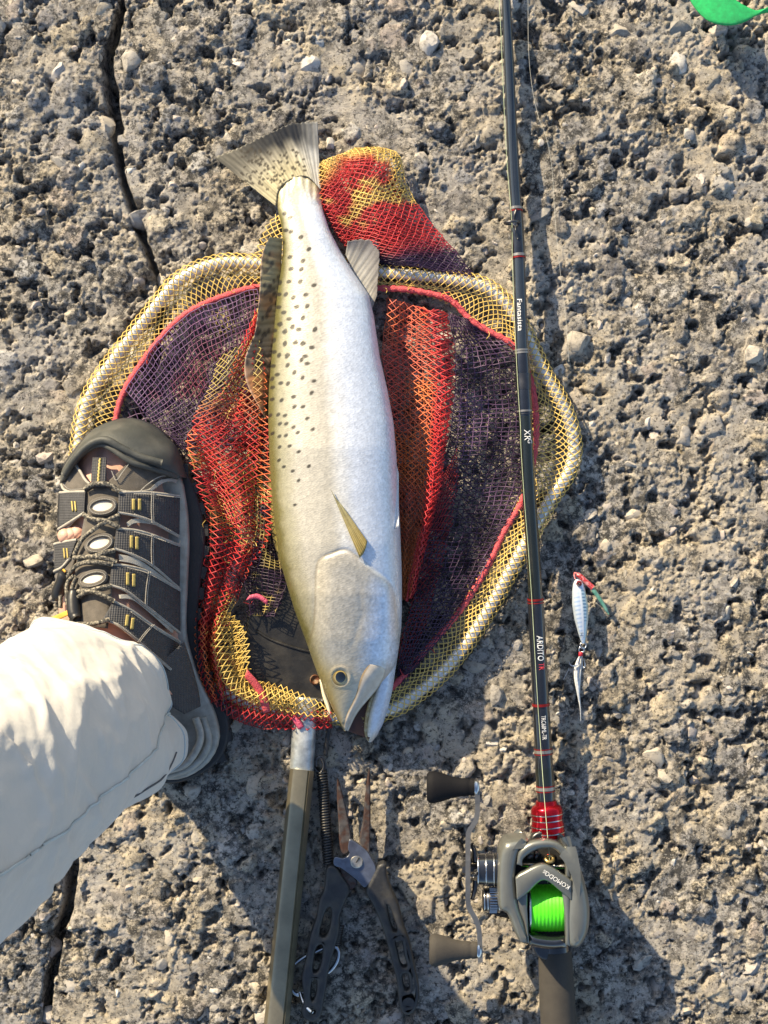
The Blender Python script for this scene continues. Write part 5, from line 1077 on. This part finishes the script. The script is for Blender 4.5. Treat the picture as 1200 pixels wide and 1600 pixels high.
MB().add(*ring_g(P(*c8([(298, 832)])[0], .0120), (-.2, .1, 1), .0020, .0006)).build('split_ring', M_STEEL, lure)
a_, b_ = c8([(294, 848), (290, 895)]); MB().add(*lathe_g(P(*a_, .0115), P(*b_, .0115), [(0, .001), (.1, .0017), (.9, .0019), (1, .0012)], 14)).build('red_wrap', mat('red_thread', (.40, .015, .03), .5, bump=.5), lure)
for pts in [[(300, 890), (302, 950), (305, 995), (322, 1004), (332, 975), (322, 930), (316, 915)], [(288, 890), (270, 960), (240, 985), (205, 985), (182, 962), (182, 940)]]:
    q = spline(c8(pts), 30); MB().add(*tube_g(PN(q[:, 0], q[:, 1], .0125), np.r_[np.full(22, .0006), np.linspace(.0006, .0001, 8)], 8)).build('hook', M_STEEL, lure)
M_FEA = mat('white_feather', (.62, .65, .68), .5, var=.2, vscale=500, bump=.5, bscale=900, coat=.2)
for A, B in [([(278, 888), (250, 940), (228, 1010), (228, 1110), (250, 1230), (282, 1400), (290, 1525)], [(302, 895), (296, 960), (298, 1040), (292, 1120), (285, 1240), (293, 1400), (294, 1525)]), ([(290, 890), (285, 980), (275, 1080), (268, 1150)], [(304, 892), (304, 980), (290, 1090), (272, 1160)])]:
    drape(c8(A), c8(B), 50, 7, lambda x, y: np.maximum(.0095-.00001*(y-1020), gmax_px(x, y)*.6+.002), 0, .0006, .0018).build('feather', M_FEA, lure)
for A in ([(262, 930), (245, 1030), (250, 1180), (275, 1330)], [(285, 960), (280, 1050), (272, 1130)], [(240, 990), (238, 1090), (262, 1250)]):
    q = spline(c8(A), 24); MB().add(*tube_g(PN(q[:, 0], q[:, 1], .0128), .0003, 5)).build('feather_barb', M_INK if A[0][0] == 285 else M_FEA, lure)
q = spline(c8([(180, 1010), (155, 1060), (125, 1120)]), 10); MB().add(*tube_g(PN(q[:, 0], q[:, 1], .008), .0002, 5)).build('feather_barb', M_FEA, lure)
q = spline(c8([(238, 150), (230, 115), (238, 92), (290, 130), (350, 185), (405, 235)]), 30); MB().add(*tube_g(PN(q[:, 0], q[:, 1], .0105), np.interp(np.arange(30), [0, 8, 10, 29], [.0006, .0008, .0019, .0022]), 10)).build('red_sleeve', mat('red_glitter_sleeve', (.45, .02, .03), .35, var=.2, vscale=900, bump=.4, col2=(.60, .30, .30)), lure)
q = spline(c8([(398, 240), (450, 310), (510, 400), (560, 490)]), 20); MB().add(*tube_g(PN(q[:, 0], q[:, 1], np.linspace(.0105, .007, 20)), np.interp(np.arange(20), [0, 2, 16, 19], [.0012, .0017, .0013, .0004]), 8)).build('green_sleeve', mat('sea_green_sleeve', (.10, .30, .22), .4, bump=.3, col2=(.20, .40, .32), vscale=300), lure)
# ------------------------------------------------------------------ pliers
M_HAND = mat('black_handle', (.022, .023, .026), .5, var=.35, vscale=120, bump=.4, bscale=500, col2=(.040, .038, .034))
M_RUST = mat('rusty_steel', (.055, .026, .019), .75, .3, var=.4, vscale=250, bump=.6, bscale=600, col2=(.075, .07, .072))
M_BLUE = mat('blued_steel', (.19, .21, .26), .35, .75, var=.25, vscale=150, bump=.2, bscale=500, col2=(.14, .15, .19))
pliers = thing('pliers', 'open long-nose pliers with rusty jaws and slotted black handles', 'pliers', P(550, 1400, .006))
def pl(name, polys, z1, depth, bev, m, parent=pliers, n=60): v, f = px_plate([spline(c7(polys[0]), n, True)]+[spline(c7(h), 26, True) for h in polys[1:]], z1, depth, bev, 3); return MB().add(v, f).build(name, m, parent, sharp=35)
circ = lambda x, y, r: [(x+r*math.cos(a), y+r*math.sin(a)) for a in np.linspace(0, 2*math.pi, 12, endpoint=False)]
pl('handle', [[(400, 790), (440, 780), (480, 830), (522, 900), (502, 960), (472, 1040), (466, 1130), (440, 1220), (412, 1330), (402, 1400), (388, 1480), (372, 1560), (332, 1595), (290, 1580), (268, 1540), (280, 1480), (270, 1360), (290, 1270), (312, 1150), (345, 1050), (360, 960), (386, 900)],
              [(405, 1000), (425, 1010), (420, 1080), (396, 1148), (366, 1143), (376, 1080)], [(352, 1202), (378, 1197), (372, 1280), (350, 1333), (330, 1328), (336, 1260)], [(326, 1382), (348, 1377), (344, 1440), (330, 1480), (318, 1470)], circ(328, 1538, 12)], .0215, .0130, .0028, M_HAND, n=110)
pl('handle', [[(670, 772), (710, 766), (716, 830), (740, 900), (775, 980), (800, 1080), (835, 1180), (860, 1300), (885, 1430), (870, 1520), (830, 1560), (790, 1540), (775, 1480), (765, 1380), (735, 1260), (700, 1130), (670, 1050), (640, 980), (605, 915), (630, 850), (655, 800)],
              [(718, 985), (740, 1015), (766, 1110), (750, 1118), (730, 1060)], [(760, 1168), (790, 1163), (805, 1250), (820, 1303), (792, 1303), (774, 1240)], [(797, 1348), (823, 1348), (831, 1418), (812, 1426), (802, 1400)], circ(828, 1495, 13)], .0215, .0130, .0028, M_HAND, n=110)
pl('jaw', [[(455, 335), (463, 330), (490, 430), (515, 540), (530, 645), (520, 700), (485, 720), (468, 660), (462, 540), (455, 430)]], .0170, .0060, .0012, M_RUST)
pl('jaw', [[(618, 282), (627, 290), (630, 450), (628, 640), (622, 720), (580, 680), (572, 630), (590, 540), (600, 420)]], .0175, .0060, .0012, M_RUST)
pl('shank', [[(470, 790), (500, 790), (560, 860), (525, 905), (500, 880)]], .0175, .0060, .001, M_RUST)
jp = pl('pivot_plate', [[(528, 640), (600, 690), (626, 724), (658, 802), (604, 888), (560, 852), (482, 792), (440, 774), (444, 732), (488, 738), (520, 715), (512, 690), (515, 660)]], .0200, .0050, .0006, M_BLUE, n=120)
s_ = c7([(558, 755)])[0]; scr = MB().add(*lathe_g(P(*s_, .0190), P(*s_, .0212), [(0, .0049), (.75, .0048), (1, .0042)], 28)).build('screw', mat('zinc_screw', (.42, .40, .36), .35, .9, bump=.2, var=.3, vscale=300), jp, sharp=30)
MB().add(*box_g(P(*s_, .02122), .0072, .0010, .0003, math.radians(58))).build('screw_slot', M_BLACK, scr, smooth=False)
# coil lanyard and the steel clip
def lanyard():
    o = thing('coiled_lanyard', 'black coiled lanyard between the bronze pole and the pliers', 'lanyard', P(505, 1300, .006))
    a = np.array(P(*c7([(376, 285)])[0], .0112)); b = np.array(P(*c7([(412, 770)])[0], .0112)); n = 34*16; t = np.linspace(0, 1, n); an = t*34*2*math.pi
    ax = b-a; T = ax/np.linalg.norm(ax); N = np.cross([0, 0, 1], T); N /= np.linalg.norm(N); B = np.cross(T, N)
    MB().add(*tube_g(a+ax*t[:, None]+.0036*(np.cos(an)[:, None]*N+np.sin(an)[:, None]*B), .00095, 7)).build('coil', M_BLK, o)
    MB().add(*tube_g([a, (a+b)/2, b], .0022, 10)).build('core', mat('lanyard_core', (.012, .012, .012), .6), o)
    for pts in [[(360, 290), (335, 265), (332, 235), (355, 210), (378, 225), (385, 260), (372, 290)], [(385, 290), (395, 255), (388, 220), (368, 205), (348, 225), (350, 260)]]:
        q = spline(c7(pts), 26); MB().add(*tube_g(PN(q[:, 0], q[:, 1], np.linspace(.012, .015, 26)), .0008, 8)).build('end_loop', M_DSTEEL, o)
    drape(c7([(385, 200), (392, 120), (402, 50)]), c7([(405, 205), (416, 120), (432, 40)]), 16, 4, lambda x, y: .0125+0*x, 0, .0015, .0006).build('webbing_tail', M_BLK, o)
    a = np.array(P(*c7([(470, 1085)])[0], .0100)); b = np.array(P(*c7([(448, 1185)])[0], .0100)); n = 9*16; t = np.linspace(0, 1, n); an = t*9*2*math.pi; ax = b-a; T = ax/np.linalg.norm(ax); N = np.cross([0, 0, 1], T); N /= np.linalg.norm(N); B = np.cross(T, N)
    MB().add(*tube_g(a+ax*t[:, None]+.0030*(np.cos(an)[:, None]*N+np.sin(an)[:, None]*B), .0009, 7)).build('coil', M_BLK, o)
lanyard()
clip = thing('spring_clip', 'small bright steel clip looped through the left pliers handle', 'clip', P(490, 1530, .006))
M_CLIP = mat('clip_steel', (.55, .58, .62), .25, 1, bump=.1)
for nm, pts, z in [('clip_body', [(218, 1300), (250, 1272), (310, 1238), (380, 1208), (440, 1195), (464, 1225), (452, 1280), (412, 1328), (380, 1330)], .0085), ('clip_gate', [(218, 1300), (208, 1350), (212, 1400), (232, 1438), (262, 1446), (300, 1420)], .0100)]:
    q = spline(c7(pts), 40); MB().add(*tube_g(PN(q[:, 0], q[:, 1], z), .0017, 10)).build(nm, M_CLIP, clip)
q = spline(c7([(262, 1436), (275, 1475), (300, 1515), (327, 1540)]), 20); MB().add(*tube_g(PN(q[:, 0], q[:, 1], np.linspace(.012, .0235, 20)), .0015, 10)).build('link', M_CLIP, clip)
# ------------------------------------------------------------------ green strap
M_GRN = webbing(); M_GRN.name = 'green_webbing'
for n_ in M_GRN.node_tree.nodes:
    if n_.type == 'MIX': n_.inputs[6].default_value = (.012, .48, .13, 1)
    if n_.type == 'TEX_WAVE': n_.inputs['Scale'].default_value = 420
c3 = lambda pts: [(900+x/4, y/4) for x, y in pts]
gz_ = lambda x, y: .026+.010*np.sin((x-1060)/45)
tag(drape(c3([(640, -330), (660, -150), (715, 0), (790, 98), (860, 140), (960, 156), (1050, 137), (1130, 95), (1200, 76), (1330, 60), (1500, 120)]), c3([(880, -330), (900, -180), (985, -20), (1030, 20), (1070, 42), (1105, 58), (1125, 64), (1160, 58), (1200, 42), (1330, -40), (1500, -20)]), 90, 10, gz_, 0, .0016, .001).build('webbing_strap', M_GRN, None), 'bright green webbing strap curling over the concrete beyond the rod', 'strap')
